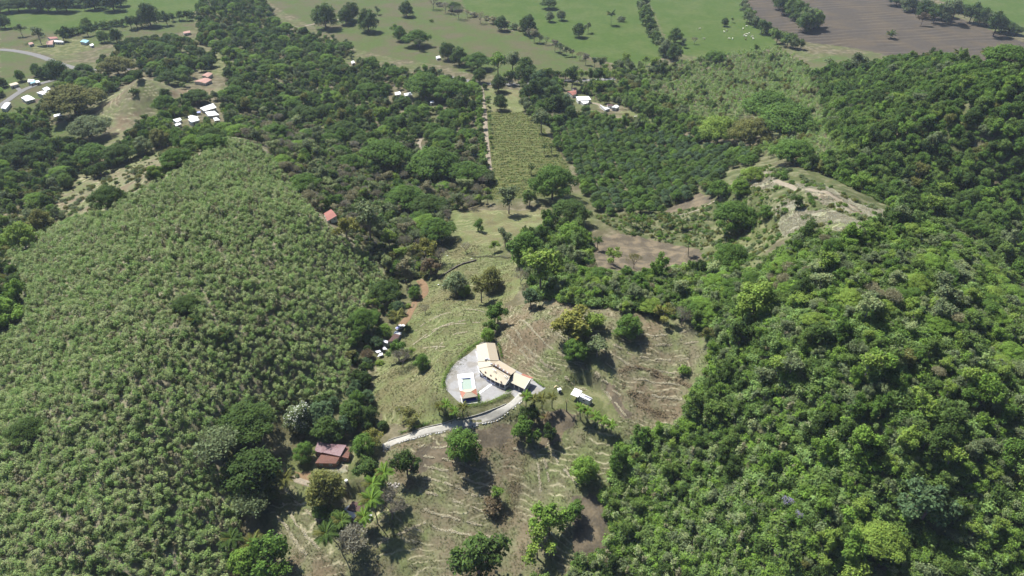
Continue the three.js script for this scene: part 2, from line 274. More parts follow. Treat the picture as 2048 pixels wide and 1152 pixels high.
// ribbons of road laid on the ground
function ribbon(pts, width, lift, thick = 0, widths) {
  const curve = new THREE.CatmullRomCurve3(pts), L = curve.getLength(), n = Math.max(8, Math.round(L / 2)), m = 5, pos = [], uv = [], idx = [];
  for (let i = 0; i <= n; i++) {
    const p = curve.getPointAt(i / n), t = curve.getTangentAt(i / n), sx = -t.z, sz = t.x, l = Math.hypot(sx, sz) || 1, w = (widths ? widths(i / n) : width) * (1 + 0.05 * noise(i * 0.7, width));
    for (let k = -1; k <= m; k++) { const kk = clamp(k, 0, m - 1), o = (kk / (m - 1) - 0.5) * w, x = p.x + sx / l * o, z = p.z + sz / l * o; const down = k < 0 || k === m; pos.push(x, H(x, z) + (down ? -0.4 : lift + thick), z); uv.push(o, i / n * L); }
  }
  const q = m + 2;
  for (let i = 0; i < n; i++) for (let k = 0; k < q - 1; k++) { const a = i * q + k; idx.push(a, a + q, a + 1, a + 1, a + q, a + q + 1); }
  const g = new THREE.BufferGeometry();
  g.setAttribute('position', new THREE.Float32BufferAttribute(pos, 3)); g.setAttribute('uv', new THREE.Float32BufferAttribute(uv, 2)); g.setIndex(idx); g.computeVertexNormals();
  return g;
}
const pxPts = (a) => { const o = []; for (let i = 0; i < a.length; i += 2) o.push(ground(a[i], a[i + 1])); return o; };
function grainTexture(n, metres, seed, f) {
  const d = new Uint8Array(n * n * 4), c = [0, 0, 0];
  for (let j = 0; j < n; j++) for (let i = 0; i < n; i++) {
    // tileable noise: blend of four shifted copies
    const u = i / n, v = j / n, g = (x, y) => fbm((x + seed) * metres / 2.2, y * metres / 2.2, 4) * 0.6 + noiseB((x + seed) * metres / 0.3, y * metres / 0.3) * 0.4;
    const s = g(u, v) * (1 - u) * (1 - v) + g(u - 1, v) * u * (1 - v) + g(u, v - 1) * (1 - u) * v + g(u - 1, v - 1) * u * v;
    f(s, u, v, c); const o = (j * n + i) * 4; d[o] = toByte(c[0]); d[o + 1] = toByte(c[1]); d[o + 2] = toByte(c[2]); d[o + 3] = 255;
  }
  const t = new THREE.DataTexture(d, n, n); t.wrapS = t.wrapT = THREE.RepeatWrapping; t.repeat.set(1 / metres, 1 / metres); t.magFilter = THREE.LinearFilter; t.colorSpace = THREE.SRGBColorSpace; t.needsUpdate = true; return t;
}
const concreteTex = grainTexture(256, 12, 3, (s, u, v, c) => { const k = 0.33 + 0.15 * s; c[0] = k; c[1] = k * 0.95; c[2] = k * 0.83; });
const gravelTex = grainTexture(512, 24, 9, (s, u, v, c) => { const k = 0.27 + 0.11 * s, w = clamp(noise(u * 3 + 5, v * 3) * 1.4 - 0.1, 0, 0.7); c[0] = k * (1 - 0.22 * w); c[1] = k * (0.975 - 0.26 * w); c[2] = k * (0.945 - 0.34 * w); });
const asphaltTex = grainTexture(128, 10, 5, (s, u, v, c) => { const k = 0.17 + 0.04 * s; c[0] = k; c[1] = k * 0.97; c[2] = k * 0.92; });
const dirtTex = grainTexture(256, 14, 7, (s, u, v, c) => { const k = 1 + 0.5 * s; c[0] = 0.18 * k; c[1] = 0.12 * k; c[2] = 0.072 * k; });
const rutTex = grainTexture(256, 14, 13, (s, u, v, c) => { const k = 1 + 0.5 * s; c[0] = 0.23 * k; c[1] = 0.195 * k; c[2] = 0.145 * k; });
const ROADS = [
  ['driveway', [766,895, 800,880, 850,863, 900,852, 940,846, 985,832, 1020,812, 1042,792, 1050,783], 3.0, 0.04, concreteTex, 0.12],
  ['village_road', [-60,98, 20,101, 70,110, 130,131, 160,138, 230,139, 262,138], 8, 0.25, asphaltTex, 0], ['village_street', [-20,225, 10,205, 48,180, 80,168, 120,157, 142,148, 150,140], 7, 0.25, asphaltTex, 0], ['lane', [35,176, 44,185], 4, 0.25, asphaltTex, 0],
  ['main_road', [880,150, 960,166, 1030,169, 1100,163, 1170,161, 1230,158], 7, 0.25, asphaltTex, 0], ['avenue', [962,166, 966,200, 970,240, 973,280, 978,330, 980,350], 4, 0.12, rutTex, 0],
  ['dirt_track', [800,655, 812,640, 822,622, 836,600, 850,588, 848,572, 838,560], 3.6, 0.07, dirtTex, 0], ['forest_track', [842,278, 838,290, 846,305, 850,318], 3, 0.1, rutTex, 0], ['farm_track', [1165,205, 1195,208, 1210,218, 1240,222], 4, 0.1, rutTex, 0],
  ['footpath', [548,940, 575,950, 600,962, 640,975], 2.4, 0.06, rutTex, 0], ['ridge_track', [1550,362, 1580,372, 1630,382, 1680,402, 1710,418], 3, 0.08, rutTex, 0], ['field_track', [1332,433, 1370,428, 1395,420, 1430,402], 1.6, 0.06, rutTex, 0], ['pasture_track', [610,52, 650,44, 690,38], 4, 0.2, rutTex, 0],
];
const roadLines = {};
for (const [name, px, w, lift, tex, thick] of ROADS) { const pts = pxPts(px); roadLines[name] = [pts, w]; struct(name, ribbon(pts, w, lift, thick), matte({ map: tex })); }

// ------------------------------------------------------------------ plants: a few grown trees of each kind, then copies
class Build {                                                         // collects triangles with a tint each
  constructor() { this.p = []; this.c = []; }
  tri(a, b, c, t) { this.p.push(a.x, a.y, a.z, b.x, b.y, b.z, c.x, c.y, c.z); for (let i = 0; i < 3; i++) this.c.push(t[0], t[1], t[2]); }
  geometry() { const g = new THREE.BufferGeometry(); g.setAttribute('position', new THREE.Float32BufferAttribute(this.p, 3)); g.setAttribute('color', new THREE.Float32BufferAttribute(this.c, 3)); g.computeVertexNormals(); return g; }
  // a leaf spray: two halves folded along a rib
  leaf(at, out, size, wide, t, r) {
    const side = V(r() - 0.5, r() - 0.5, r() - 0.5).cross(out).normalize(), up = out.clone().cross(side).normalize();
    const along = side.clone(), across = up.clone();
    const L = size * 0.5, W = size * wide * 0.5, b = at.clone().addScaledVector(along, -L), e = at.clone().addScaledVector(along, L).addScaledVector(out, -size * 0.18 * r());
    const mid = at.clone().addScaledVector(out, size * 0.12), s1 = mid.clone().addScaledVector(across, W).addScaledVector(out, -size * 0.2), s2 = mid.clone().addScaledVector(across, -W).addScaledVector(out, -size * 0.2);
    this.tri(b, e, s1, t); this.tri(b, s2, e, t);
  }
  limb(a, b, r0, r1, t, n = 5) {
    const d = b.clone().sub(a).normalize(), x = (Math.abs(d.y) < 0.9 ? V(0, 1, 0) : V(1, 0, 0)).cross(d).normalize(), z = d.clone().cross(x);
    const ring = (c, r) => Array.from({ length: n }, (_, i) => c.clone().addScaledVector(x, Math.cos(i / n * 6.2832) * r).addScaledVector(z, Math.sin(i / n * 6.2832) * r));
    const A = ring(a, r0), B = ring(b, r1);
    for (let i = 0; i < n; i++) { const j = (i + 1) % n; this.tri(A[i], B[i], A[j], t); this.tri(A[j], B[i], B[j], t); }
  }
  bent(a, b, r0, r1, t, sag, r, n = 5, k = 3) {
    let p = a, pr = r0;
    for (let i = 1; i <= k; i++) { const q = a.clone().lerp(b, i / k); if (i < k) q.add(V((r() - 0.5) * sag, (r() - 0.3) * sag, (r() - 0.5) * sag)); const qr = r0 + (r1 - r0) * i / k; this.limb(p, q, pr, qr, t, n); p = q; pr = qr; }
  }
}
const BARK = [1.5, 0.95, 1.5], GREYBARK = [1.25, 0.98, 1.4];            // against the leaf colour that a copy is given
function onSphere(r) { const y = r() * 2 - 1, a = r() * 6.2832, q = Math.sqrt(1 - y * y); return V(q * Math.cos(a), y, q * Math.sin(a)); }
// crown made of lobes: [x, y, z, radius, squash]; leaves sit in the outer shell of each lobe
function grow(seed, o) {
  const r = rng(seed), crown = new Build(), wood = new Build(), lobes = o.lobes(r), bark = o.bark ?? BARK;
  const top = V(0, o.fork, 0);
  wood.bent(V(0, -0.6, 0), top, o.trunk, o.trunk * 0.7, bark, o.trunk * 0.8, r, 7, 3);
  let weight = 0; for (const l of lobes) weight += l[3] * l[3];
  let W = 0, lo = 1e9, hi = 0;
  for (const [x, y, z, R, sq] of lobes) {
    const c = V(x, y, z); W = Math.max(W, Math.hypot(x, z) + R); lo = Math.min(lo, y - R * sq); hi = Math.max(hi, y + R * sq);
    if (o.limbs !== false) wood.bent(top.clone().add(V(0, -o.fork * 0.12 * r(), 0)), c, o.trunk * 0.42, o.trunk * 0.08, bark, R * 0.25, r, 4, 3);
    const n = Math.round(o.leaves * R * R / weight), hue = 0.82 + 0.36 * r();
    for (let i = 0; i < n; i++) {
      const d = onSphere(r); if (d.y < -0.25 && r() < (o.under ?? 0.75)) { d.y = -d.y; }
      const lump = 1 + 0.34 * noise(d.x * 2.6 + seed, d.z * 2.6 + d.y * 2.1), k = R * lump * (o.fill ? Math.pow(r(), o.fill) : 0.72 + 0.3 * r());
      const at = V(x + d.x * k, y + d.y * k * sq, z + d.z * k);
      const out = V(d.x * 0.7, d.y * 0.5 + (o.lift ?? 0.45), d.z * 0.7).add(onSphere(r).multiplyScalar(o.toss ?? 0.55)).normalize();
      const t = hue * (0.78 + 0.44 * r()), w = r() * 0.16 - 0.06;
      crown.leaf(at, out, o.leaf * (0.65 + 0.7 * r()), o.wide ?? 0.7, [t * (1 + w), t, t * (1 - w)], r);
    }
    for (let i = 0; i < (o.twigs ?? 0) * R; i++) { const d = onSphere(r); d.y = Math.abs(d.y); const a = c.clone(), b = V(x + d.x * R * 1.05, y + d.y * R * sq * 1.05, z + d.z * R * 1.05); wood.bent(a, b, 0.05, 0.02, bark, 0.3, r, 3, 2); }
  }
  return { crown: crown.geometry(), wood: wood.geometry(), W: W * 2 * 0.92, C: (lo + hi) / 2, H: hi };
}
// leafless tree: limbs that fork into many fine twigs
function growBare(seed, h, spread, leaves = 0, leaf = 0.4) {
  const r = rng(seed), wood = new Build(), crown = new Build(); let W = 0, hi = 0;
  const go = (p, d, len, rad, lvl) => {
    const q = p.clone().addScaledVector(d, len); wood.bent(p, q, rad, rad * 0.62, GREYBARK, len * 0.14, r, lvl < 2 ? 5 : 3, lvl < 3 ? 2 : 1);
    W = Math.max(W, Math.hypot(q.x, q.z)); hi = Math.max(hi, q.y);
    if (lvl >= 3) for (let i = 0; i < leaves; i++) { const t = 0.7 + 0.6 * r(); crown.leaf(q.clone().add(onSphere(r).multiplyScalar(0.7)), V(0, 1, 0).add(onSphere(r)).normalize(), leaf * (0.5 + r()), 0.6, [t, t, t], r); }
    if (lvl >= 5) { for (let i = 0; i < 3; i++) { const e = q.clone().add(onSphere(r).multiplyScalar(0.8).add(V(0, 0.3, 0))); const t = 0.8 + 0.5 * r(); crown.tri(q.clone().add(V(0.03, 0, 0)), q.clone().add(V(-0.03, 0, 0.03)), e, [t, t * 0.95, t * 0.92]); } return; }
    const k = lvl === 0 ? 5 : 3;
    for (let i = 0; i < k; i++) { const a = (i + r() * 0.7) / k * 6.2832, tilt = 0.45 + 0.4 * r(); const nd = d.clone().add(V(Math.cos(a) * tilt * spread, 0.18, Math.sin(a) * tilt * spread)).normalize(); go(q, nd, len * (0.62 + 0.2 * r()), rad * 0.58, lvl + 1); }
  };
  go(V(0, -0.3, 0), V(0.05, 1, 0.03).normalize(), h * 0.27, h * 0.022, 0);
  if (!crown.p.length) crown.tri(V(0, 1, 0), V(0, 1.1, 0), V(0.1, 1, 0), [1, 1, 1]);
  return { crown: crown.geometry(), wood: wood.geometry(), W: W * 1.8, C: hi * 0.62, H: hi };
}
const ringLobes = (r, n, rad, y, R, dy, sq) => Array.from({ length: n }, (_, i) => { const a = (i + 0.6 * r()) / n * 6.2832, q = rad * (0.8 + 0.35 * r()); return [Math.cos(a) * q, y + (r() - 0.5) * dy, Math.sin(a) * q, R * (0.8 + 0.4 * r()), sq]; });
const KIND = {
  // tall thin plantation tree with big loose leaves
  teak: [1, 2, 3, 4, 5].map((s) => grow(100 + s, { fork: 2.6, trunk: 0.09, leaves: 165, leaf: 0.46, wide: 0.8, lift: 1.5, toss: 0.75, fill: 0.36, under: 0, twigs: 2, bark: GREYBARK, limbs: false, lobes: (r) => [[(r() - 0.5) * 0.5, 3.2 + r() * 0.5, (r() - 0.5) * 0.5, 1.5, 1.15], ...Array.from({ length: 4 }, () => [(r() - 0.5) * 2.6, 2.4 + r() * 2.6, (r() - 0.5) * 2.6, 0.9, 0.9])] })),
  teakdry: [1, 2].map((s) => grow(120 + s, { fork: 3.6, trunk: 0.09, leaves: 90, leaf: 0.6, wide: 0.8, lift: 0.9, fill: 0.5, twigs: 6, bark: GREYBARK, lobes: (r) => Array.from({ length: 6 }, (_, i) => { const a = i * 2.4 + r(), q = 0.3 + 0.9 * r(), y = 2.6 + i * 0.55 + r() * 0.5; return [Math.cos(a) * q, y, Math.sin(a) * q, 0.6 + 0.3 * r(), 1.0]; }) })),
  // wide flat-domed shade tree
  umbrella: [1, 2, 3].map((s) => grow(200 + s, { fork: 3.2, trunk: 0.5, leaves: 15000, leaf: 0.6, wide: 0.7, lift: 0.6, toss: 0.4, under: 0.85, lobes: (r) => [...ringLobes(r, 11, 7.6, 5.6, 2.6, 1.6, 0.62), ...ringLobes(r, 8, 5.0, 7.4, 2.6, 1.2, 0.66), ...ringLobes(r, 6, 2.4, 8.8, 2.5, 0.8, 0.66), ...ringLobes(r, 7, 6.4, 4.2, 1.9, 1.2, 0.6), [0, 7.4, 0, 3.4, 0.6]] })),
  // dense round dark tree
  round: [1, 2, 3, 4].map((s) => grow(300 + s, { fork: 1.6, trunk: 0.3, leaves: 5200, leaf: 0.46, wide: 0.62, toss: 0.5, lobes: (r) => { const l = [[0, 4.0, 0, 2.9, 1.0]]; for (let i = 0; i < 20; i++) { const a = i * 2.4 + r() * 0.8, y = 1.5 + i * 0.29 + r() * 0.6, q = 3.1 * Math.sqrt(Math.max(0.05, 1 - ((y - 3.4) / 4.2) ** 2)) * (0.75 + 0.4 * r()); l.push([Math.cos(a) * q, y, Math.sin(a) * q, 0.9 + 0.8 * r(), 0.9]); } return l; } })),
  mango: [1, 2, 3].map((s) => grow(330 + s, { fork: 1.7, trunk: 0.3, leaves: 3000, leaf: 0.55, wide: 0.5, toss: 0.4, lobes: (r) => [[0, 3.6, 0, 2.8, 0.8], ...ringLobes(r, 9, 2.7, 3.2, 1.15, 1.6, 0.9), ...ringLobes(r, 7, 1.7, 5.0, 1.05, 0.8, 0.9), ...ringLobes(r, 3, 0.7, 5.8, 1.0, 0.4, 0.8)] })),
  // uneven broadleaf of the woods, several crowns high
  mixed: [1, 2, 3, 4, 5, 6].map((s) => grow(400 + s, { fork: 3.6, trunk: 0.22, leaves: 3000, leaf: 0.5, wide: 0.66, fill: 0.4, toss: 0.7, twigs: 3, lobes: (r) => { const l = [[(r() - 0.5), 5, (r() - 0.5), 1.9, 1.1]]; for (let i = 0; i < 14; i++) { const a = r() * 6.28, q = 0.6 + r() * 2.7; l.push([Math.cos(a) * q, 2.4 + r() * (6.6 - q * 1.2), Math.sin(a) * q, 0.55 + r() * 0.95, 0.8 + r() * 0.6]); } return l; } })),
  // thin see-through crown
  airy: [1, 2, 3].map((s) => grow(500 + s, { fork: 3.4, trunk: 0.2, leaves: 1500, leaf: 0.5, wide: 0.7, fill: 0.35, toss: 0.8, twigs: 5, bark: GREYBARK, lobes: (r) => { const l = []; for (let i = 0; i < 11; i++) { const a = r() * 6.28, q = r() * 3.1; l.push([Math.cos(a) * q, 4.2 + r() * 3.2 - q * 0.25, Math.sin(a) * q, 0.8 + r() * 0.8, 0.75]); } return l; } })),
  bare: [1, 2, 3].map((s) => growBare(600 + s, 8.5, 1.15)),
  dry: [1, 2].map((s) => growBare(620 + s, 8, 1.25, 2, 0.45)),
  bush: [1, 2, 3].map((s) => grow(700 + s, { fork: 0.5, trunk: 0.09, leaves: 520, leaf: 0.32, wide: 0.7, fill: 0.35, limbs: true, lobes: (r) => [[0, 0.9, 0, 0.9, 0.9], ...ringLobes(r, 5, 0.85, 0.7, 0.62, 0.5, 0.9)] })),
};
// palm: curved trunk, arched fronds with two rows of leaflets
function palmTrunk(seed, h, lean, rad) {
  const b = new Build(), r = rng(seed), n = 8; let p = V(0, -0.4, 0);
  for (let i = 1; i <= n; i++) { const k = i / n, q = V(lean * k * k, -0.4 + (h + 0.4) * k, lean * 0.3 * k * k * (r() - 0.3)); b.limb(p, q, rad * (1.35 - 0.5 * (i - 1) / n), rad * (1.35 - 0.5 * k), [1, 1, 1], 7); p = q; }
  return { g: b.geometry(), top: p };
}
function frondShape(seed, len, arch, wide) {
  const b = new Build(), r = rng(seed), n = 16, at = (k) => V(len * (k - 0.12 * arch * k * k), len * (0.42 * k - arch * 0.78 * k * k), 0);
  for (let i = 0; i < n; i++) {
    const k0 = i / n, k1 = (i + 1) / n, a = at(k0), c = at(k1); b.limb(a, c, 0.05 * (1 - k0) + 0.012, 0.05 * (1 - k1) + 0.012, [1.25, 1.15, 0.8], 3);
    if (i < 2) continue;
    for (const s of [-1, 1]) for (let e = 0; e < 2; e++) { const m = at(k0 + (e * 0.5 + 0.25 * r()) / n), l = wide * Math.sin(Math.PI * Math.min(0.97, k0 * 0.8 + 0.18)) * (0.85 + 0.3 * r()), tip = m.clone().add(V(l * 0.45, -l * (0.28 + 0.3 * r()), s * l)), w = len / n * 0.34, t = 0.8 + 0.4 * r(); b.tri(m.clone().add(V(-w, 0, 0)), m.clone().add(V(w, 0, 0)), tip, [t, t, t]); b.tri(m.clone().add(V(0, 0.02, 0)), m.clone().add(V(w, -0.02, 0)), m.clone().lerp(tip, 0.6).add(V(w * 1.2, -0.02, 0)), [t, t, t]); }
  }
  return b.geometry();
}
const FRONDS = [0.35, 0.75, 1.15].map((a, i) => frondShape(40 + i, 1, a, 0.30));
// materials: the leaf tones that copies are given
const leafMats = new Map();
function leafMat(t) { const k = t.join(); if (!leafMats.has(k)) leafMats.set(k, new THREE.MeshPhysicalMaterial({ color: new THREE.Color(...t), vertexColors: true, roughness: 0.85, specularIntensity: 0.2, transmission: 0.38, thickness: 0, side: THREE.DoubleSide })); return leafMats.get(k); }
const stuffLeaf = new THREE.MeshPhysicalMaterial({ color: 0xffffff, vertexColors: true, roughness: 0.85, specularIntensity: 0.2, transmission: 0.38, thickness: 0, side: THREE.DoubleSide });
const barkMat = new THREE.MeshStandardMaterial({ color: new THREE.Color(0.085, 0.085, 0.055), vertexColors: true, roughness: 0.95 });
const paleBark = new THREE.MeshStandardMaterial({ color: new THREE.Color(0.145, 0.150, 0.105), vertexColors: true, roughness: 0.95 });
const TONE = {
  deep: [0.038, 0.068, 0.013], dark: [0.052, 0.090, 0.018], green: [0.068, 0.126, 0.020], mid: [0.090, 0.142, 0.030], olive: [0.112, 0.120, 0.032], fresh: [0.110, 0.186, 0.028], lime: [0.144, 0.210, 0.036], yellow: [0.165, 0.172, 0.038], sage: [0.115, 0.148, 0.066], blue: [0.063, 0.106, 0.044],
  teak: [0.156, 0.212, 0.074], teak2: [0.180, 0.220, 0.094], teak3: [0.127, 0.196, 0.056], tan: [0.178, 0.172, 0.096], grey: [0.150, 0.145, 0.105], brown: [0.115, 0.090, 0.052],
};
const kindOf = (k) => KIND[k];
for (const k in TONE) TONE[k] = TONE[k].map((v) => v * (k.startsWith('teak') ? 1.47 : 1.42));
function plantTree(name, label, category, group, kind, variant, tone, at, s, turn, sy = 1) {
  const p = kindOf(kind)[variant % kindOf(kind).length], t = thing(name, label, category, at, turn, group);
  t.scale.set(s, s * sy, s);
  const b = mesh('trunk', p.wood, kind === 'bare' || kind === 'dry' || kind === 'teak' || kind === 'teakdry' || kind === 'airy' ? paleBark : barkMat, t);
  mesh(kind === 'bare' ? 'twigs' : 'crown', p.crown, leafMat(TONE[tone]), t);
  return t;
}
// a tree whose crown shows at a photo pixel with that width in photo pixels
const taken = [];
function treeAt(kind, px, py, wide, tone, name, label, category = 'tree', group, o = {}) {
  const r = rng(px * 7 + py * 131 + wide), list = kindOf(kind), v = o.v ?? Math.floor(r() * list.length), p = list[v % list.length];
  let g = ground(px, py), s = wide * slant(g) / FOCAL / p.W;
  for (let i = 0; i < 2; i++) { g = ground(px, py, p.C * s * (o.sy ?? 1)); s = wide * slant(g.clone().add(V(0, p.C * s, 0))) / FOCAL / p.W; }
  taken.push([g.x, g.z, s * p.W * 0.42]);
  return plantTree(name, label, category, group, kind, v, tone, g, s, r() * 6.28, o.sy ?? 1);
}
function palmAt(px, py, base, len, tone, name, label, group, o = {}) {      // px, py: the head; base: pixels from the head down to the foot
  const r = rng(px * 3 + py * 17), g = ground(px + (o.lean ?? 0), py + base), head = atHeightOver(px, py, g), h = head.y - g.y, L = len * slant(head) / FOCAL;
  const t = thing(name, label, 'palm', g, 0, group), reach = Math.hypot(head.x - g.x, head.z - g.z), tr = palmTrunk(px, h, reach, o.rad ?? 0.17);
  mesh('trunk', tr.g, paleBark, t).rotation.y = Math.atan2(-(head.z - g.z), head.x - g.x);
  const top = head.clone().sub(g), n = o.n ?? 17;
  for (let i = 0; i < n; i++) { const f = mesh('frond', FRONDS[i % 3], leafMat(i % 5 === 4 ? (o.old ?? TONE.olive) : TONE[tone]), t); f.position.copy(top); f.rotation.set(0, i * 2.4 + r() * 0.5, 0.62 - 0.95 * (i / n) + (i % 3) * 0.15); f.rotation.order = 'YXZ'; f.scale.setScalar(L * (0.85 + 0.3 * r())); }
  return t;
}
// the point on a pixel's ray that stands nearest above a foot
function atHeightOver(px, py, g) { const d = ray(px, py), k = Math.hypot(g.x - EYE.x, g.z - EYE.z) / Math.hypot(d.x, d.z); return EYE.clone().addScaledVector(d, k); }

// ------------------------------------------------------------------ buildings
const keepOut = [];
const openViews = [[625, 878, 706, 936], [690, 1003, 746, 1046], [752, 645, 814, 690], [745, 695, 776, 724], [645, 418, 677, 446], [395, 204, 436, 224], [408, 221, 440, 234], [374, 234, 402, 246], [344, 234, 365, 254], [424, 233, 442, 243], [90, 68, 130, 92], [158, 78, 192, 94], [52, 156, 83, 168], [15, 162, 40, 174], [82, 171, 103, 184], [70, 180, 112, 196], [112, 180, 134, 189], [40, 188, 72, 205], [0, 204, 24, 221], [105, 225, 126, 236], [386, 143, 426, 168], [250, 122, 268, 134], [1134, 172, 1156, 192], [1150, 190, 1184, 209], [1198, 206, 1242, 222], [785, 182, 826, 192], [858, 198, 870, 208], [870, 108, 884, 118], [700, 118, 712, 128], [364, 60, 382, 68], [960, 160, 1035, 300]];
const M = {
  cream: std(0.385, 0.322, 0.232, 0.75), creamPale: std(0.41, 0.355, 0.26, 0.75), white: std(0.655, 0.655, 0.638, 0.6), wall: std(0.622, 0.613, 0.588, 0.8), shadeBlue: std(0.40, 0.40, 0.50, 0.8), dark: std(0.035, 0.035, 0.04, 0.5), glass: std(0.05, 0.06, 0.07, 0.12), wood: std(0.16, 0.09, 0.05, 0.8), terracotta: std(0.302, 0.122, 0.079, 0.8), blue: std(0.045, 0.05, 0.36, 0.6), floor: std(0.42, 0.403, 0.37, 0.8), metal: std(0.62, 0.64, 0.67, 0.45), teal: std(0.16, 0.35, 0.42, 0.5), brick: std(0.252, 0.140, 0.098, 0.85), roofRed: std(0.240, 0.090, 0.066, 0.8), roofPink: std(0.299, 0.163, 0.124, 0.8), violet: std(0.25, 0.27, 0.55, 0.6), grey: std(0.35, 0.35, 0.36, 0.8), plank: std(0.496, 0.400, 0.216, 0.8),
};
const streaks = (seed, a, b, cc) => grainTexture(256, 6, seed, (s, u, v, c) => { const st = noise(u * 26, seed + v * 3) * 0.5 + s, k = clamp(0.5 + st * 0.9, 0, 1), w = clamp(noise(u * 9 + seed, v * 9) * 1.6 - 0.2, 0, 1), rib = 0.9 + 0.1 * Math.sin(u * 6.2832 * 16); for (let i = 0; i < 3; i++) c[i] = (a[i] + (b[i] - a[i]) * k + (cc[i] - a[i]) * w * 0.6) * rib; });
const rust = new THREE.MeshStandardMaterial({ map: streaks(31, [0.150, 0.050, 0.030], [0.110, 0.045, 0.028], [0.200, 0.110, 0.070]), roughness: 0.8 });
const rustPink = new THREE.MeshStandardMaterial({ map: streaks(37, [0.180, 0.085, 0.090], [0.125, 0.040, 0.045], [0.260, 0.180, 0.190]), roughness: 0.6 });
const rustDark = new THREE.MeshStandardMaterial({ map: streaks(41, [0.085, 0.033, 0.025], [0.060, 0.030, 0.025], [0.140, 0.100, 0.090]), roughness: 0.85 });
const zinc = new THREE.MeshStandardMaterial({ map: streaks(43, [0.58, 0.6, 0.64], [0.45, 0.47, 0.5], [0.4, 0.3, 0.25]), roughness: 0.5 });
const concreteMat = new THREE.MeshStandardMaterial({ map: concreteTex, roughness: 0.9 });

// a solid from a top outline (seen from above, any turn) going down by "thick"; uv in metres
function slab(pts, thick, downTo) {
  const area = pts.reduce((s, p, i) => { const q = pts[(i + 1) % pts.length]; return s + (q.x - p.x) * (q.z + p.z); }, 0);
  if (area < 0) pts = [...pts].reverse();
  const pos = [], uv = [], u = pts[1].clone().sub(pts[0]).normalize(), nn = u.clone().cross(pts[2].clone().sub(pts[1])).normalize(), v = nn.clone().cross(u), low = pts.map((p) => V(p.x, downTo ?? p.y - thick, p.z));
  const put = (...t) => { for (const p of t) { pos.push(p.x, p.y, p.z); uv.push(p.dot(u), p.dot(v) + (p.y < -1e5 ? 1 : 0)); } };
  const flatPts = pts.map((p) => new THREE.Vector2(p.dot(u), p.dot(v)));
  for (const [a, b, c] of THREE.ShapeUtils.triangulateShape(flatPts, [])) {
    const s = (pts[b].x - pts[a].x) * (pts[c].z - pts[a].z) - (pts[b].z - pts[a].z) * (pts[c].x - pts[a].x);
    const [i, j, k] = s < 0 ? [a, b, c] : [a, c, b];
    put(pts[i], pts[j], pts[k]); put(low[i], low[k], low[j]);
  }
  pts.forEach((p, i) => { const q = pts[(i + 1) % pts.length], a = low[i], b = low[(i + 1) % pts.length]; put(p, a, q); put(q, a, b); });
  const g = new THREE.BufferGeometry(); g.setAttribute('position', new THREE.Float32BufferAttribute(pos, 3)); g.setAttribute('uv', new THREE.Float32BufferAttribute(uv, 2)); g.computeVertexNormals(); return g;
}
// an upright wall from a to b (feet), with heights at both ends
function wallGeo(a, b, ya, yb, base, thick = 0.2) {
  const d = V(b.x - a.x, 0, b.z - a.z).normalize(), n = V(-d.z, 0, d.x).multiplyScalar(thick / 2), pos = [];
  const c = (p, s, y) => V(p.x + n.x * s, y, p.z + n.z * s), f = (p, q, r, s) => { for (const k of [p, q, r, p, r, s]) pos.push(k.x, k.y, k.z); };
  const A0 = c(a, 1, base), A1 = c(a, 1, ya), B0 = c(b, 1, base), B1 = c(b, 1, yb), C0 = c(a, -1, base), C1 = c(a, -1, ya), D0 = c(b, -1, base), D1 = c(b, -1, yb);
  f(A0, B0, B1, A1); f(D0, C0, C1, D1); f(A1, B1, D1, C1); f(C0, A0, A1, C1); f(B0, D0, D1, B1); f(C0, D0, B0, A0);
  const g = new THREE.BufferGeometry(); g.setAttribute('position', new THREE.Float32BufferAttribute(pos, 3)); g.setAttribute('uv', new THREE.Float32BufferAttribute(new Float32Array(pos.length / 3 * 2), 2)); g.computeVertexNormals(); return g;
}
function box(w, h, d, at, turn = 0) { const g = new THREE.BoxGeometry(w, h, d); g.rotateY(turn); g.translate(at.x, at.y, at.z); return g; }
function part(parent, name, geo, mat) { const g = geo.clone(); let r = parent; while (r.parent && r.parent !== scene) r = r.parent; g.translate(-r.position.x, -r.position.y, -r.position.z); return mesh(name, g, mat, parent); }
function windowOn(parent, a, b, k, y, w, h, out) {                    // on the wall a-b at share k of its length; its pane is set back in the frame
  const d = V(b.x - a.x, 0, b.z - a.z), turn = Math.atan2(-d.z, d.x), c = V(a.x + d.x * k + out.x * 0.12, y, a.z + d.z * k + out.z * 0.12);
  const f = part(parent, 'window', mergeGeometries([box(w, 0.1, 0.12, c.clone().setY(y + h / 2), turn), box(w, 0.1, 0.12, c.clone().setY(y - h / 2), turn), ...[-1, 0, 1].map((s) => box(0.08, h - 0.1, 0.1, V(c.x + Math.cos(turn) * w / 2 * s * 0.96, y, c.z - Math.sin(turn) * w / 2 * s * 0.96), turn))]), M.white);
  part(f, 'pane', box(w * 0.92, h - 0.1, 0.05, c, turn), M.glass);
}
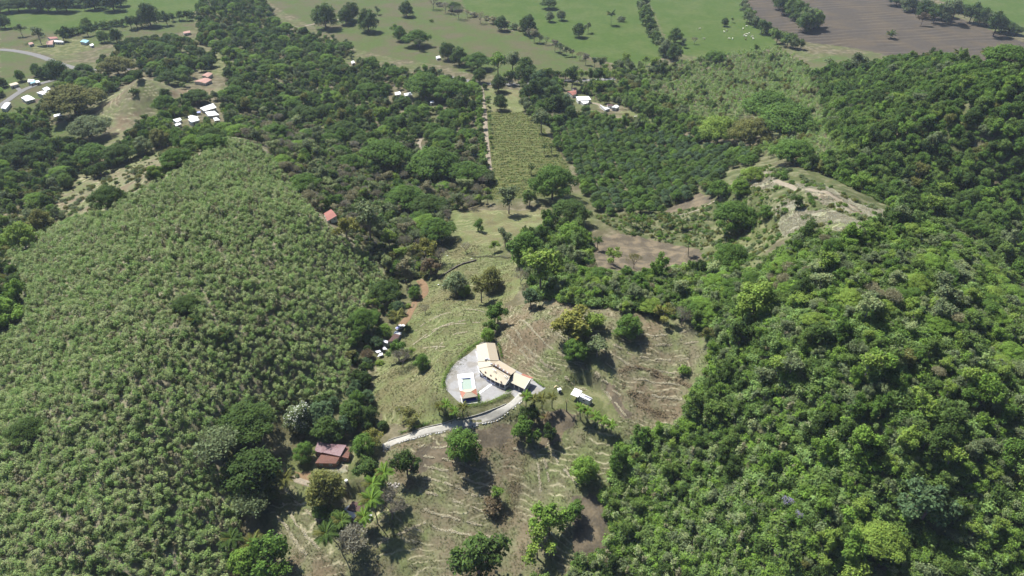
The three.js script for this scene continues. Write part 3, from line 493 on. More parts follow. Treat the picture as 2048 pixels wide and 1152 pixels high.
// a building from the roof corners that show in the photo: roofs = [{ q: 8 pixel numbers, h: height of the corners above ground, ridge: rise of a ridge }]
function quadHouse(name, label, category, roofs, wallMat, o = {}) {
  const map = o.map ?? ((x, y) => [x, y]), all = [];
  const first = roofs[0].q, [cx, cy] = map((first[0] + first[2] + first[4] + first[6]) / 4, (first[1] + first[3] + first[5] + first[7]) / 4), base = o.base ?? ground(cx, cy, roofs[0].h[0] ?? roofs[0].h).y;
  const t = thing(name, label, category, null, 0, o.group); let doorDone = false; const pending = [];
  for (const rf of roofs) {
    const hs = Array.isArray(rf.h) ? rf.h : [rf.h, rf.h, rf.h, rf.h], P = hs.map((h, i) => { const [x, y] = map(rf.q[i * 2], rf.q[i * 2 + 1]); return atH(x, y, base + h); });
    all.push(...P); pending.push([rf, P]);
  }
  const mid = all.reduce((s, p) => s.add(p), V(0, 0, 0)).multiplyScalar(1 / all.length); t.position.set(mid.x, base, mid.z);
  let far = 0; for (const p of all) far = Math.max(far, Math.hypot(p.x - mid.x, p.z - mid.z)); keepOut.push([mid.x, mid.z, far * 0.85 + 0.5]);
  pending.forEach(([rf, P], n) => {
    const m = P.reduce((s, p) => s.add(p), V(0, 0, 0)).multiplyScalar(0.25), mat = rf.mat ?? M.white;
    if (rf.ridge) {
      const r0 = P[0].clone().lerp(P[3], 0.5), r1 = P[1].clone().lerp(P[2], 0.5); r0.y += rf.ridge; r1.y += rf.ridge;
      part(t, 'roof_panel', slab([P[0], P[1], r1, r0], 0.14), mat); part(t, 'roof_panel', slab([r0, r1, P[2], P[3]].map((p) => p.clone().add(V(0, -0.004, 0))), 0.14), mat);
      for (const [a, b, r] of [[P[0], P[3], r0], [P[1], P[2], r1]]) { const i = (p) => p.clone().lerp(m, 0.07).setY(p.y - 0.16); part(t, 'gable', wallGeo(i(a), i(r), a.y - 0.1, r.y - 0.2, a.y - 0.35), wallMat); part(t, 'gable', wallGeo(i(r), i(b), r.y - 0.2, b.y - 0.1, b.y - 0.35), wallMat); }
    } else part(t, rf.name ?? 'roof', slab(P, rf.thick ?? 0.14), mat);
    if (rf.open) { for (const p of P) { const q = p.clone().lerp(m, 0.1); part(t, 'post', box(0.14, q.y - base - 0.1, 0.14, V(q.x, (base + q.y - 0.1) / 2, q.z)), wallMat); } return; }
    const Q = P.map((p) => p.clone().lerp(m, 0.08));
    for (let i = 0; i < 4; i++) {
      const a = Q[i], b = Q[(i + 1) % 4], L = Math.hypot(b.x - a.x, b.z - a.z); let out = V(-(b.z - a.z), 0, b.x - a.x).normalize(); if (out.dot(V(m.x - a.x, 0, m.z - a.z)) > 0) out.negate();
      part(t, 'wall', wallGeo(a, b, a.y - 0.15, b.y - 0.15, base - 0.8), wallMat);
      if (out.z < -0.2 || o.plain) continue;
      const y = base + 1.35, count = Math.max(1, Math.floor(L / 2.6)), lo = Math.min(a.y, b.y) - base; if (lo < 2) continue;
      for (let k = 0; k < count; k++) {
        const s = (k + 0.5) / count;
        if (!doorDone && k === count >> 1) { doorDone = true; const d = V(b.x - a.x, 0, b.z - a.z), turn = Math.atan2(-d.z, d.x); part(t, 'door', box(0.95, 2.0, 0.1, V(a.x + d.x * s + out.x * 0.13, base + 1.0, a.z + d.z * s + out.z * 0.13), turn), M.wood); }
        else windowOn(t, a, b, s, y, Math.min(1.2, L / count * 0.6), 0.9, out);
      }
    }
  });
  return t;
}

// --- the bent house on the knoll
const YB = 44.5, hz = (x, y, h) => atH(940 + x / 8.2286, 660 + y / 8.2286, YB + h), zz = (x, y, h = 0) => atH(860 + x / 5.384, 660 + y / 5.384, YB + h);
{
  const e = 3.0, r = 4.9, at = hz(480, 620, 0), house = thing('bent_house', 'large cream-roofed house bent in three wings on the hilltop beside the pool', 'house', at);
  const roof = (n, pts, mat) => part(house, n, slab(pts, 0.16), mat);
  const nRidge0 = hz(268, 207, r), nRidge1 = hz(328, 498, r), w0 = hz(103, 255, e), w1 = hz(135, 520, e), e0 = hz(412, 215, e), e1 = hz(478, 500, e);
  roof('roof_panel', [w0, nRidge0, nRidge1, w1], M.creamPale);
  roof('roof_panel', [nRidge0, e0, e1, nRidge1].map((p) => p.clone().add(V(0, -0.004, 0))), M.cream);
  roof('roof_panel', [hz(126, 519, e - 0.25), hz(330, 496, r - 0.25), hz(352, 590, r - 0.25), hz(148, 632, e - 0.25)], M.creamPale);
  roof('roof_panel', [hz(330, 497, r - 0.25), hz(480, 500, e - 0.2), hz(500, 512, e - 0.2), hz(356, 588, r - 0.25)].map((p) => p.clone().add(V(0, -0.01, 0))), M.cream);
  // middle wing: back slope, upper front slope, long curved lower front slope
  const k0 = hz(400, 575, r + 0.35), k1 = hz(668, 742, r + 0.35), b0 = hz(500, 512, e), b1 = hz(762, 668, e), f0 = hz(360, 592, r - 0.45), f1 = hz(642, 802, r - 0.45);
  roof('roof_panel', [hz(362, 588, r), b0, b1, k1, k0], M.cream);
  roof('roof_panel', [f0, k0.clone().add(V(0, -0.02, 0)), k1.clone().add(V(0, -0.02, 0)), hz(668, 760, r - 0.1), f1], M.cream);
  const eave = [[150, 640], [200, 703], [270, 760], [340, 803], [410, 842], [490, 878], [576, 905]].map(([x, y]) => hz(x, y, e - 0.25));
  roof('roof_panel', [f0.clone().add(V(0, -0.12, 0)), ...eave, f1.clone().add(V(0, -0.12, 0))], M.creamPale);
  part(house, 'roof_edge', wallGeo(eave[6], f1, eave[6].y - 0.02, f1.y - 0.1, eave[6].y - 0.35, 0.12), M.white);
  part(house, 'ridge_vent', slab([hz(398, 568, r + 0.62), hz(660, 728, r + 0.62), hz(650, 740, r + 0.62), hz(392, 580, r + 0.62)], 0.28), std(0.14, 0.09, 0.07, 0.7));
  for (let i = 0; i < 9; i++) part(house, 'vent_cap', box(0.55, 0.2, 0.9, hz(398 + i * 31, 566 + i * 19, r + 0.74), 0.5), i % 2 ? M.grey : std(0.2, 0.13, 0.1));
  part(house, 'vent_cap', box(1.0, 0.2, 0.6, hz(455, 577, r + 0.4), 0.6), std(0.22, 0.15, 0.11));
  for (const [x, y] of [[380, 645], [400, 655], [420, 666], [568, 752], [590, 764], [612, 776]]) { const c = hz(x, y, r - 0.16); part(house, 'skylight', box(0.22, 0.1, 0.9, c, -0.55), M.wall); }
  for (const [x, y] of [[253, 693], [340, 745], [425, 800], [512, 852]]) part(house, 'roof_vent', box(0.5, 0.5, 0.5, hz(x, y, e + 0.35), 0.6), std(0.22, 0.15, 0.11));
  for (const [x, y, w] of [[272, 475, 1.6], [310, 485, 0.7], [350, 560, 0.9]]) part(house, 'water_heater', box(w, 0.5, 0.8, hz(x, y, r - 0.2), 0.3), M.grey);
  // east wing
  const c0 = hz(738, 697, e + 1.0), c1 = hz(1000, 800, e + 1.0), d0 = hz(640, 850, e - 0.15), d1 = hz(893, 970, e - 0.15);
  roof('roof_panel', [d0, c0, c1, d1], M.creamPale); roof('roof_panel', [hz(846, 735, e + 0.95), hz(862, 715, e + 0.35), hz(1046, 782, e + 0.35), hz(1002, 799, e + 0.97)].map((p) => p.add(V(0, -0.02, 0))), M.terracotta);
  part(house, 'gable_trim', wallGeo(d1, c1, d1.y + 0.02, c1.y + 0.02, d1.y - 0.2, 0.14), M.white);
  const inn = (p, c, k = 0.08) => p.clone().lerp(c, k);
  // walls under the wings
  const nc = w0.clone().add(w1).add(e0).add(e1).multiplyScalar(0.25);
  const walls = (pts, c, mat, k = 0.07) => { const q = pts.map((p) => inn(p, c, k)); for (let i = 0; i + 1 < q.length; i++) part(house, 'wall', wallGeo(q[i], q[i + 1], q[i].y - 0.17, q[i + 1].y - 0.17, YB - 0.3), mat); };
  walls([hz(150, 632, e), w0, e0, e1], nc, M.wall); const ng = inn(nRidge0, nc, 0.06); part(house, 'gable', wallGeo(inn(w0, nc, 0.07), ng, w0.y - 0.17, nRidge0.y - 0.2, YB + e - 0.4, 0.18), M.wall); part(house, 'gable', wallGeo(ng, inn(e0, nc, 0.07), nRidge0.y - 0.2, e0.y - 0.17, YB + e - 0.4, 0.18), M.wall);
  const mc = hz(460, 700, e); walls([hz(505, 515, e), b1, hz(700, 760, e)], mc, M.wall, 0.05);
  // veranda of the middle wing: floor, low wall, posts, house wall set back
  part(house, 'veranda_floor', slab([hz(150, 640, -2.7 + 3.0).setY(YB + 0.22), ...eave.map((p) => p.clone().lerp(mc, -0.02).setY(YB + 0.22)), f1.clone().setY(YB + 0.22)], 0.5), M.floor);
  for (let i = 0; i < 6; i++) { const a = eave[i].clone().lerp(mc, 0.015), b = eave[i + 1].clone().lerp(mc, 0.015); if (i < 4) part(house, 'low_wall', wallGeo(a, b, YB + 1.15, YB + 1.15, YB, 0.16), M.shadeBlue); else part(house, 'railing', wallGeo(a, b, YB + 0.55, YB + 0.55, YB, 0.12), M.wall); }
  for (let i = 0; i < 7; i++) { const p = eave[i].clone().lerp(mc, 0.02); part(house, 'post', box(0.28, e - 0.5, 0.28, V(p.x, YB + (e - 0.5) / 2 + 0.1, p.z)), M.white); }
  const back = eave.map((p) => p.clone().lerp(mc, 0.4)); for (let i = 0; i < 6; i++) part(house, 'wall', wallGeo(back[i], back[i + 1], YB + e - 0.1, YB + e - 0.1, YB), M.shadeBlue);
  for (let i = 1; i < 6; i++) { const a = back[i], b = back[i + 1] ?? back[i]; windowOn(house, a, b, 0.5, YB + 1.4, 1.3, 1.4, V(0.4, 0, 0.9)); }
  part(house, 'wall', wallGeo(inn(eave[6], mc, 0.03), inn(f1, mc, 0.03), YB + 1.0, YB + 1.0, YB, 0.16), M.wall); part(house, 'wall', wallGeo(inn(hz(150, 632, e), nc, 0.02), inn(eave[1], nc, 0.02), YB + 1.6, YB + 1.3, YB, 0.2), M.white);
  part(house, 'white_screen_wall', wallGeo(hz(98, 355, 1.9), hz(135, 490, 1.9), YB + 2.0, YB + 2.0, YB, 0.25), M.white);
  part(house, 'white_screen_wall', wallGeo(hz(118, 590, 1.9), hz(165, 710, 1.9), YB + 2.0, YB + 2.0, YB, 0.25), M.white);
  // east wing walls and porch
  const ec = hz(818, 830, e); walls([d1, c1, c0], ec, M.wall, 0.06); const pf = [d0, d1].map((p) => inn(p, ec, 0.06)); const pb = [d0.clone().lerp(c0, 0.42), d1.clone().lerp(c1, 0.42)].map((p) => inn(p, ec, 0.06));
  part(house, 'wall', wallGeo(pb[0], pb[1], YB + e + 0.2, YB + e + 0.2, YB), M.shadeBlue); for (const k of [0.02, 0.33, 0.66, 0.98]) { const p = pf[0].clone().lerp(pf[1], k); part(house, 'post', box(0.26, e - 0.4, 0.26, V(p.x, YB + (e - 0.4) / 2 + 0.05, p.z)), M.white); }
  part(house, 'door', box(1.0, 2.1, 0.1, pb[0].clone().lerp(pb[1], 0.3).setY(YB + 1.1).add(V(0.08, 0, 0.16)), -0.45), M.wood); windowOn(house, pb[0], pb[1], 0.65, YB + 1.4, 1.4, 1.1, V(0.1, 0, 0.2));
  const wg = [inn(d1, ec, 0.06), inn(c1, ec, 0.06)]; for (const k of [0.3, 0.6]) windowOn(house, wg[0], wg[1], k, YB + 1.5, 0.9, 0.9, V(1, 0, 0.4));
  part(house, 'porch_floor', slab([d0, d1, c1, c0].map((p) => inn(p, ec, -0.02).setY(YB + 0.15)), 0.4), M.floor);
  for (const [x, y, q] of [[225, 380, 9], [300, 640, 8], [430, 700, 9], [560, 760, 9], [640, 790, 7], [800, 840, 9], [870, 880, 9], [940, 850, 6]]) { const p = hz(x, y, 1); keepOut.push([p.x, p.z, q * 0.8]); }
}
// --- gravel yard, pool, pavilion, paths
const drape = (poly, lift) => { const g = slab(poly.map((p) => V(p.x, H(p.x, p.z) + lift, p.z)), 0.5); return g; };
const yard = [[545, 130], [500, 190], [400, 270], [290, 340], [220, 420], [180, 490], [165, 560], [170, 640], [230, 700], [290, 760], [360, 810], [470, 812], [600, 780], [720, 730], [800, 690], [870, 685], [930, 740], [1000, 760], [1110, 720], [1245, 625], [1140, 545], [1090, 520], [940, 440], [750, 330], [700, 150], [610, 130]].map(([x, y]) => zz(x, y, 0));
struct('yard', drape(yard, 0.05), matte({ map: gravelTex }));
{
  const q = [zz(293, 478, 0.6), zz(466, 460, 0.6), zz(515, 775, 0.6), zz(345, 790, 0.6)], b = [zz(331, 521, 0.6), zz(438, 513, 0.6), zz(462, 668, 0.6), zz(352, 676, 0.6)], at = zz(400, 620, 0);
  const pool = thing('swimming_pool', 'rectangular swimming pool with a white deck in the gravel yard', 'swimming pool', at);
  const ringQ = (o, i, n) => { for (let k = 0; k < 4; k++) part(pool, n, slab([o[k], o[(k + 1) % 4], i[(k + 1) % 4], i[k]], 1.8), M.white); };
  ringQ(q, b, 'deck');
  const low = b.map((p) => p.clone().setY(YB + 0.14)); part(pool, 'water', slab(low, 0.4), new THREE.MeshPhysicalMaterial({ color: new THREE.Color(0.28, 0.34, 0.28), roughness: 0.15 }));
  const c = low.reduce((s, p) => s.add(p), V(0, 0, 0)).multiplyScalar(0.25); for (let k = 0; k < 4; k++) { const a = b[k].clone().lerp(c, 0.02), d = b[(k + 1) % 4].clone().lerp(c, 0.02); part(pool, 'tiled_side', wallGeo(a, d, YB + 0.55, YB + 0.55, YB + 0.05, 0.1), std(0.10, 0.16, 0.36, 0.3)); }
  part(pool, 'overflow_slot', slab([zz(323, 491, 0.64), zz(441, 481, 0.64), zz(442, 488, 0.64), zz(324, 498, 0.64)], 0.05), M.grey);
  part(pool, 'step', slab([zz(331, 533, 0.4), zz(350, 530, 0.4), zz(352, 560, 0.4), zz(336, 562, 0.4)], 0.4), M.white);
  keepOut.push([at.x, at.z, 7]);
  const pv = thing('pool_pavilion', 'poolside pavilion with a cream and terracotta hipped roof and a blue bar wall', 'pavilion', zz(415, 720, 0)), h = 2.7, A = zz(320, 650, h), B = zz(497, 626, h), C = zz(512, 713, h), D = zz(344, 740, h), r0 = zz(388, 672, h + 1.1), r1 = zz(438, 666, h + 1.1);
  part(pv, 'roof_panel', slab([D, C, r1, r0], 0.14), M.creamPale); part(pv, 'roof_panel', slab([A, B, r1, r0].map((p) => p.clone().add(V(0, -0.004, 0))), 0.14), M.creamPale); part(pv, 'roof_panel', slab([A, r0, D].map((p) => p.clone().add(V(0, -0.008, 0))), 0.14), M.terracotta); part(pv, 'roof_panel', slab([B, C, r1].map((p) => p.clone().add(V(0, -0.012, 0))), 0.14), M.terracotta);
  for (const [a, b2] of [[A, r0], [D, r0], [B, r1], [C, r1], [r0, r1]]) part(pv, 'ridge_cap', wallGeo(a, b2, a.y + 0.05, b2.y + 0.05, Math.min(a.y, b2.y) - 0.08, 0.18), M.creamPale);
  const m = A.clone().add(B).add(C).add(D).multiplyScalar(0.25), p = [A, B, C, D].map((x) => x.clone().lerp(m, 0.1)); for (const x of p) part(pv, 'column', box(0.34, h - 0.2, 0.34, V(x.x, YB + h / 2 - 0.1, x.z)), M.white);
  part(pv, 'bar_wall', wallGeo(p[3], p[2], YB + 1.25, YB + 1.25, YB, 0.3), M.blue); part(pv, 'bar_counter', slab([p[3].clone().setY(YB + 1.36), p[2].clone().setY(YB + 1.36), p[2].clone().lerp(m, 0.35).setY(YB + 1.36), p[3].clone().lerp(m, 0.35).setY(YB + 1.36)], 0.1), M.blue);
  part(pv, 'back_wall', wallGeo(p[3].clone().lerp(p[0], 0.45), p[2].clone().lerp(p[1], 0.45), YB + h - 0.05, YB + h - 0.05, YB, 0.2), M.blue); part(pv, 'floor', slab([zz(338, 700, 0.65), zz(520, 690, 0.65), zz(512, 785, 0.65), zz(346, 800, 0.65)], 0.3), M.floor); keepOut.push([m.x, m.z, 5]);
}
struct('path', drape([zz(655, 578), zz(668, 592), zz(535, 690), zz(522, 672)], 0.10), std(0.72, 0.74, 0.72, 0.8));
// low wall and kerb stones along the driveway
{
  const pts = roadLines.driveway[0], c = new THREE.CatmullRomCurve3(pts), L = c.getLength(), n = Math.floor(L / 1.15), r = rng(77), edge = thing('stone_edging', 'broken row of whitish stones along the lower side of the driveway', 'stone edging', pts[4].clone());
  const g = [1, 2, 3].map((s) => { const q = new THREE.IcosahedronGeometry(0.5, 1), p = q.attributes.position; for (let i = 0; i < p.count; i++) { const k = 1 + 0.3 * noise(p.getX(i) * 2 + s * 9, p.getY(i) * 2 + p.getZ(i) * 3); p.setXYZ(i, p.getX(i) * k * 1.1, p.getY(i) * k * 0.7, p.getZ(i) * k * 0.6); } q.computeVertexNormals(); return q; });
  const stone = [std(0.56, 0.54, 0.50), std(0.48, 0.46, 0.41), std(0.62, 0.6, 0.55)];
  for (let i = 0; i < n; i++) { const p = c.getPointAt(i / n), t = c.getTangentAt(i / n), s = mesh('stone', g[i % 3], stone[(i * 7) % 3], edge); if (r() < 0.16) { edge.remove(s); continue; } let nx = -t.z, nz = t.x; if (nz < 0) { nx = -nx; nz = -nz; } const l = Math.hypot(nx, nz), x = p.x + nx / l * (1.85 + 0.2 * r()), z = p.z + nz / l * (1.85 + 0.2 * r()); s.position.set(x - edge.position.x, H(x, z) + 0.12 - edge.position.y, z - edge.position.z); s.rotation.y = Math.atan2(-t.z, t.x) + (r() - 0.5) * 0.7; s.scale.setScalar(0.7 + 0.5 * r()); }
  const bank = thing('retaining_wall', 'low grey retaining wall along the upper edge of the driveway', 'wall', pts[2].clone()); for (let i = 0; i < 26; i++) { const a = c.getPointAt(0.04 + i * 0.03), b = c.getPointAt(0.04 + (i + 1) * 0.03), t = c.getTangentAt(0.04 + i * 0.03); let nx = t.z, nz = -t.x; if (nz > 0) { nx = -nx; nz = -nz; } const o = (p) => V(p.x + nx * 1.75, 0, p.z + nz * 1.75), A = o(a), B = o(b); part(bank, 'wall_piece', wallGeo(A, B, H(A.x, A.z) + 0.5, H(B.x, B.z) + 0.5, Math.min(H(A.x, A.z), H(B.x, B.z)) - 0.4, 0.25), concreteMat); }
}
// --- container cabin with its awning, small white hut, board
{
  const kz = (x, y, h) => atH(1060 + x / 7.68, 740 + y / 7.68, 43.2 + h), t = thing('container_cabin', 'white shipping container cabin with a flat white awning on the lawn', 'container', kz(860, 490, 0)), h = 2.6, A = kz(757, 400, h), B = kz(800, 358, h), C = kz(960, 432, h), D = kz(915, 472, h);
  part(t, 'roof', slab([A, B, C, D], 0.12), std(0.60, 0.60, 0.66, 0.5)); const m = A.clone().add(B).add(C).add(D).multiplyScalar(0.25), q = [A, B, C, D].map((p) => p.clone().lerp(m, 0.02));
  for (let i = 0; i < 4; i++) { const a = q[i], b = q[(i + 1) % 4], L = a.distanceTo(b), n = Math.max(4, Math.round(L / 0.55)); part(t, 'wall', wallGeo(a, b, 43.2 + h - 0.13, 43.2 + h - 0.13, 43.0, 0.1), M.wall); for (let k = 1; k < n; k++) { const p = a.clone().lerp(b, k / n); part(t, 'wall_rib', box(0.12, h - 0.3, 0.16, V(p.x, 43.2 + h / 2 - 0.05, p.z), Math.atan2(-(b.z - a.z), b.x - a.x)), M.wall); } }
  const d = C.clone().sub(B).normalize(), turn = Math.atan2(-d.z, d.x); for (let i = 0; i < 6; i++) part(t, 'roof_vent', box(0.32, 0.1, 0.75, kz(845 + i * 18, 402 + i * 7.5, h + 0.06), turn), M.dark);
  windowOn(t, q[3], q[0], 0.55, 43.2 + 1.5, 1.1, 0.9, V(-d.z, 0, d.x).z > 0 ? V(-d.z, 0, d.x) : V(d.z, 0, -d.x)); part(t, 'pane', box(0.9, 0.8, 0.06, q[3].clone().lerp(q[0], 0.55).setY(43.2 + 1.5).add(V(0, 0, 0.2)), turn), M.dark);
  const a = [kz(620, 374, 2.9), kz(688, 272, 2.9), kz(806, 322, 2.9), kz(738, 420, 2.9)]; part(t, 'awning', slab(a, 0.12), M.white); const am = a[0].clone().add(a[1]).add(a[2]).add(a[3]).multiplyScalar(0.25); for (const p of a) { const w = p.clone().lerp(am, 0.08); part(t, 'awning_post', box(0.12, 2.78, 0.12, V(w.x, 43.2 + 1.39, w.z)), M.metal); }
  for (const p of [q[2], q[3]]) part(t, 'foot', box(0.3, 0.5, 0.3, V(p.x, 43.05, p.z)), M.metal); keepOut.push([m.x, m.z, 4], [am.x, am.z, 3]);
  const hp = ground(1118.5, 783.5), hut = thing('pump_hut', 'tiny white-roofed hut on the lawn left of the container', 'hut', hp, 0.35); mesh('roof', new THREE.BoxGeometry(1.5, 0.12, 1.3), M.white, hut).position.y = 1.5; for (const [x, w] of [[-0.55, 0.16], [0.55, 0.16]]) mesh('side_wall', new THREE.BoxGeometry(w, 1.45, 1.1), M.wall, hut).position.set(x, 0.72, 0); mesh('back_wall', new THREE.BoxGeometry(0.94, 1.4, 0.14), M.wall, hut).position.set(0, 0.7, -0.45); mesh('opening', new THREE.BoxGeometry(0.9, 1.0, 0.1), M.dark, hut).position.set(0, 0.5, 0.2);
  const bp = ground(1111, 773), board = mesh(numbered('timber_board'), new THREE.BoxGeometry(2.0, 0.12, 0.4), M.plank, scene); board.position.copy(bp).add(V(0, 0.1, 0)); board.rotation.y = 0.85; tag(board, 'pale yellow timber board lying on grass by the tiny hut', 'board');
}
// --- rusty farmhouse and shed in the trees
const z5 = (x, y) => [560 + x / 5.236, 840 + y / 5.236];
quadHouse('farmhouse', 'old farmhouse with pinkish and rust-red corrugated roofs among trees', 'house', [{ q: [440, 240, 695, 262, 630, 380, 440, 338], h: [4.4, 4.4, 3.1, 3.1], mat: rustPink }, { q: [398, 225, 500, 242, 440, 343, 358, 326], h: [4.2, 4.2, 3.0, 3.0], mat: rustPink }, { q: [430, 362, 624, 392, 585, 455, 365, 452], h: [3.0, 3.0, 2.3, 2.3], mat: rust }, { q: [692, 275, 740, 292, 715, 402, 636, 384], h: [3.2, 3.0, 2.3, 2.6], mat: rust }], M.brick, { map: z5, base: 32 });
quadHouse('tin_shed', 'small shed patched with rusty and white roof sheets below the coconut palms', 'shed', [{ q: [760, 848, 908, 880, 880, 975, 700, 938], h: [2.9, 2.9, 2.3, 2.3], mat: rustDark }, { q: [668, 940, 718, 886, 745, 900, 700, 945], h: [2.2, 2.5, 2.5, 2.2], mat: zinc }, { q: [700, 945, 820, 980, 770, 1032, 690, 985], h: [2.2, 2.2, 2.0, 2.0], mat: zinc }, { q: [770, 978, 868, 1000, 830, 1075, 752, 1035], h: [2.1, 2.1, 1.9, 1.9], mat: rustDark }, { q: [925, 985, 965, 990, 945, 1050, 900, 1040], h: [1.7, 1.7, 1.5, 1.5], mat: zinc }], M.grey, { map: z5, base: 26.5, plain: true });
const z7 = (x, y) => [700 + x / 7.2, 600 + y / 7.2];
quadHouse('roadside_shack', 'long low shack with brown roofs beside the dirt track', 'shack', [{ q: [640, 485, 725, 505, 700, 530, 600, 520], h: 2.4, mat: rustDark }, { q: [610, 520, 705, 535, 640, 590, 540, 600], h: 2.4, mat: rustDark }, { q: [660, 440, 750, 475, 725, 500, 625, 478], h: 2.5, mat: zinc }, { q: [470, 565, 555, 590, 540, 625, 465, 600], h: 2.2, mat: zinc }], M.grey, { map: z7, plain: true });
quadHouse('scrap_shelter', 'patched shelter of loose metal sheets under dark trees', 'shelter', [{ q: [360, 735, 430, 715, 450, 745, 390, 765], h: 2.0, mat: zinc, open: true }, { q: [460, 685, 500, 670, 540, 710, 480, 715], h: 2.2, mat: zinc, open: true }, { q: [420, 770, 470, 755, 475, 790, 390, 820], h: 1.6, mat: zinc, open: true }], M.grey, { map: z7, plain: true });
{ // white and blue pickup at the end of the dirt track
  const p = ground(801, 657), car = thing('parked_pickup', 'white pickup with a blue tarpaulin parked at the end of the shack', 'pickup', p, 0.7);
  const bodyShape = new THREE.Shape(); bodyShape.moveTo(-2.4, 0.45); bodyShape.lineTo(2.4, 0.45); bodyShape.lineTo(2.4, 1.0); bodyShape.lineTo(1.25, 1.12); bodyShape.lineTo(0.7, 1.72); bodyShape.lineTo(-0.7, 1.75); bodyShape.lineTo(-0.85, 1.1); bodyShape.lineTo(-2.4, 1.05); bodyShape.closePath();
  const bg = new THREE.ExtrudeGeometry(bodyShape, { depth: 1.7, bevelEnabled: true, bevelSize: 0.06, bevelThickness: 0.06, bevelSegments: 2 }); bg.translate(0, 0, -0.85); mesh('body', bg, M.white, car); mesh('windscreen', new THREE.BoxGeometry(0.06, 0.62, 1.45), M.glass, car).position.set(1.03, 1.42, 0); car.children[1].rotation.z = 0.74; for (const s of [-1, 1]) mesh('side_window', new THREE.BoxGeometry(1.0, 0.4, 0.04), M.glass, car).position.set(-0.05, 1.43, s * 0.92);
  const tg = new THREE.SphereGeometry(1, 14, 8, 0, 6.2832, 0, 1.5708); tg.scale(0.95, 0.55, 0.85); mesh('tarpaulin', tg, M.violet, car).position.set(-1.5, 1.05, 0); for (const [x, z] of [[1.5, 0.85], [1.5, -0.85], [-1.5, 0.85], [-1.5, -0.85]]) { const w = mesh('wheel', new THREE.TorusGeometry(0.28, 0.12, 8, 16), M.dark, car); w.position.set(x, 0.4, z); const rim = mesh('rim', new THREE.CylinderGeometry(0.2, 0.2, 0.12, 12), M.metal, w); rim.rotation.x = Math.PI / 2; } keepOut.push([p.x, p.z, 2.5]);
}
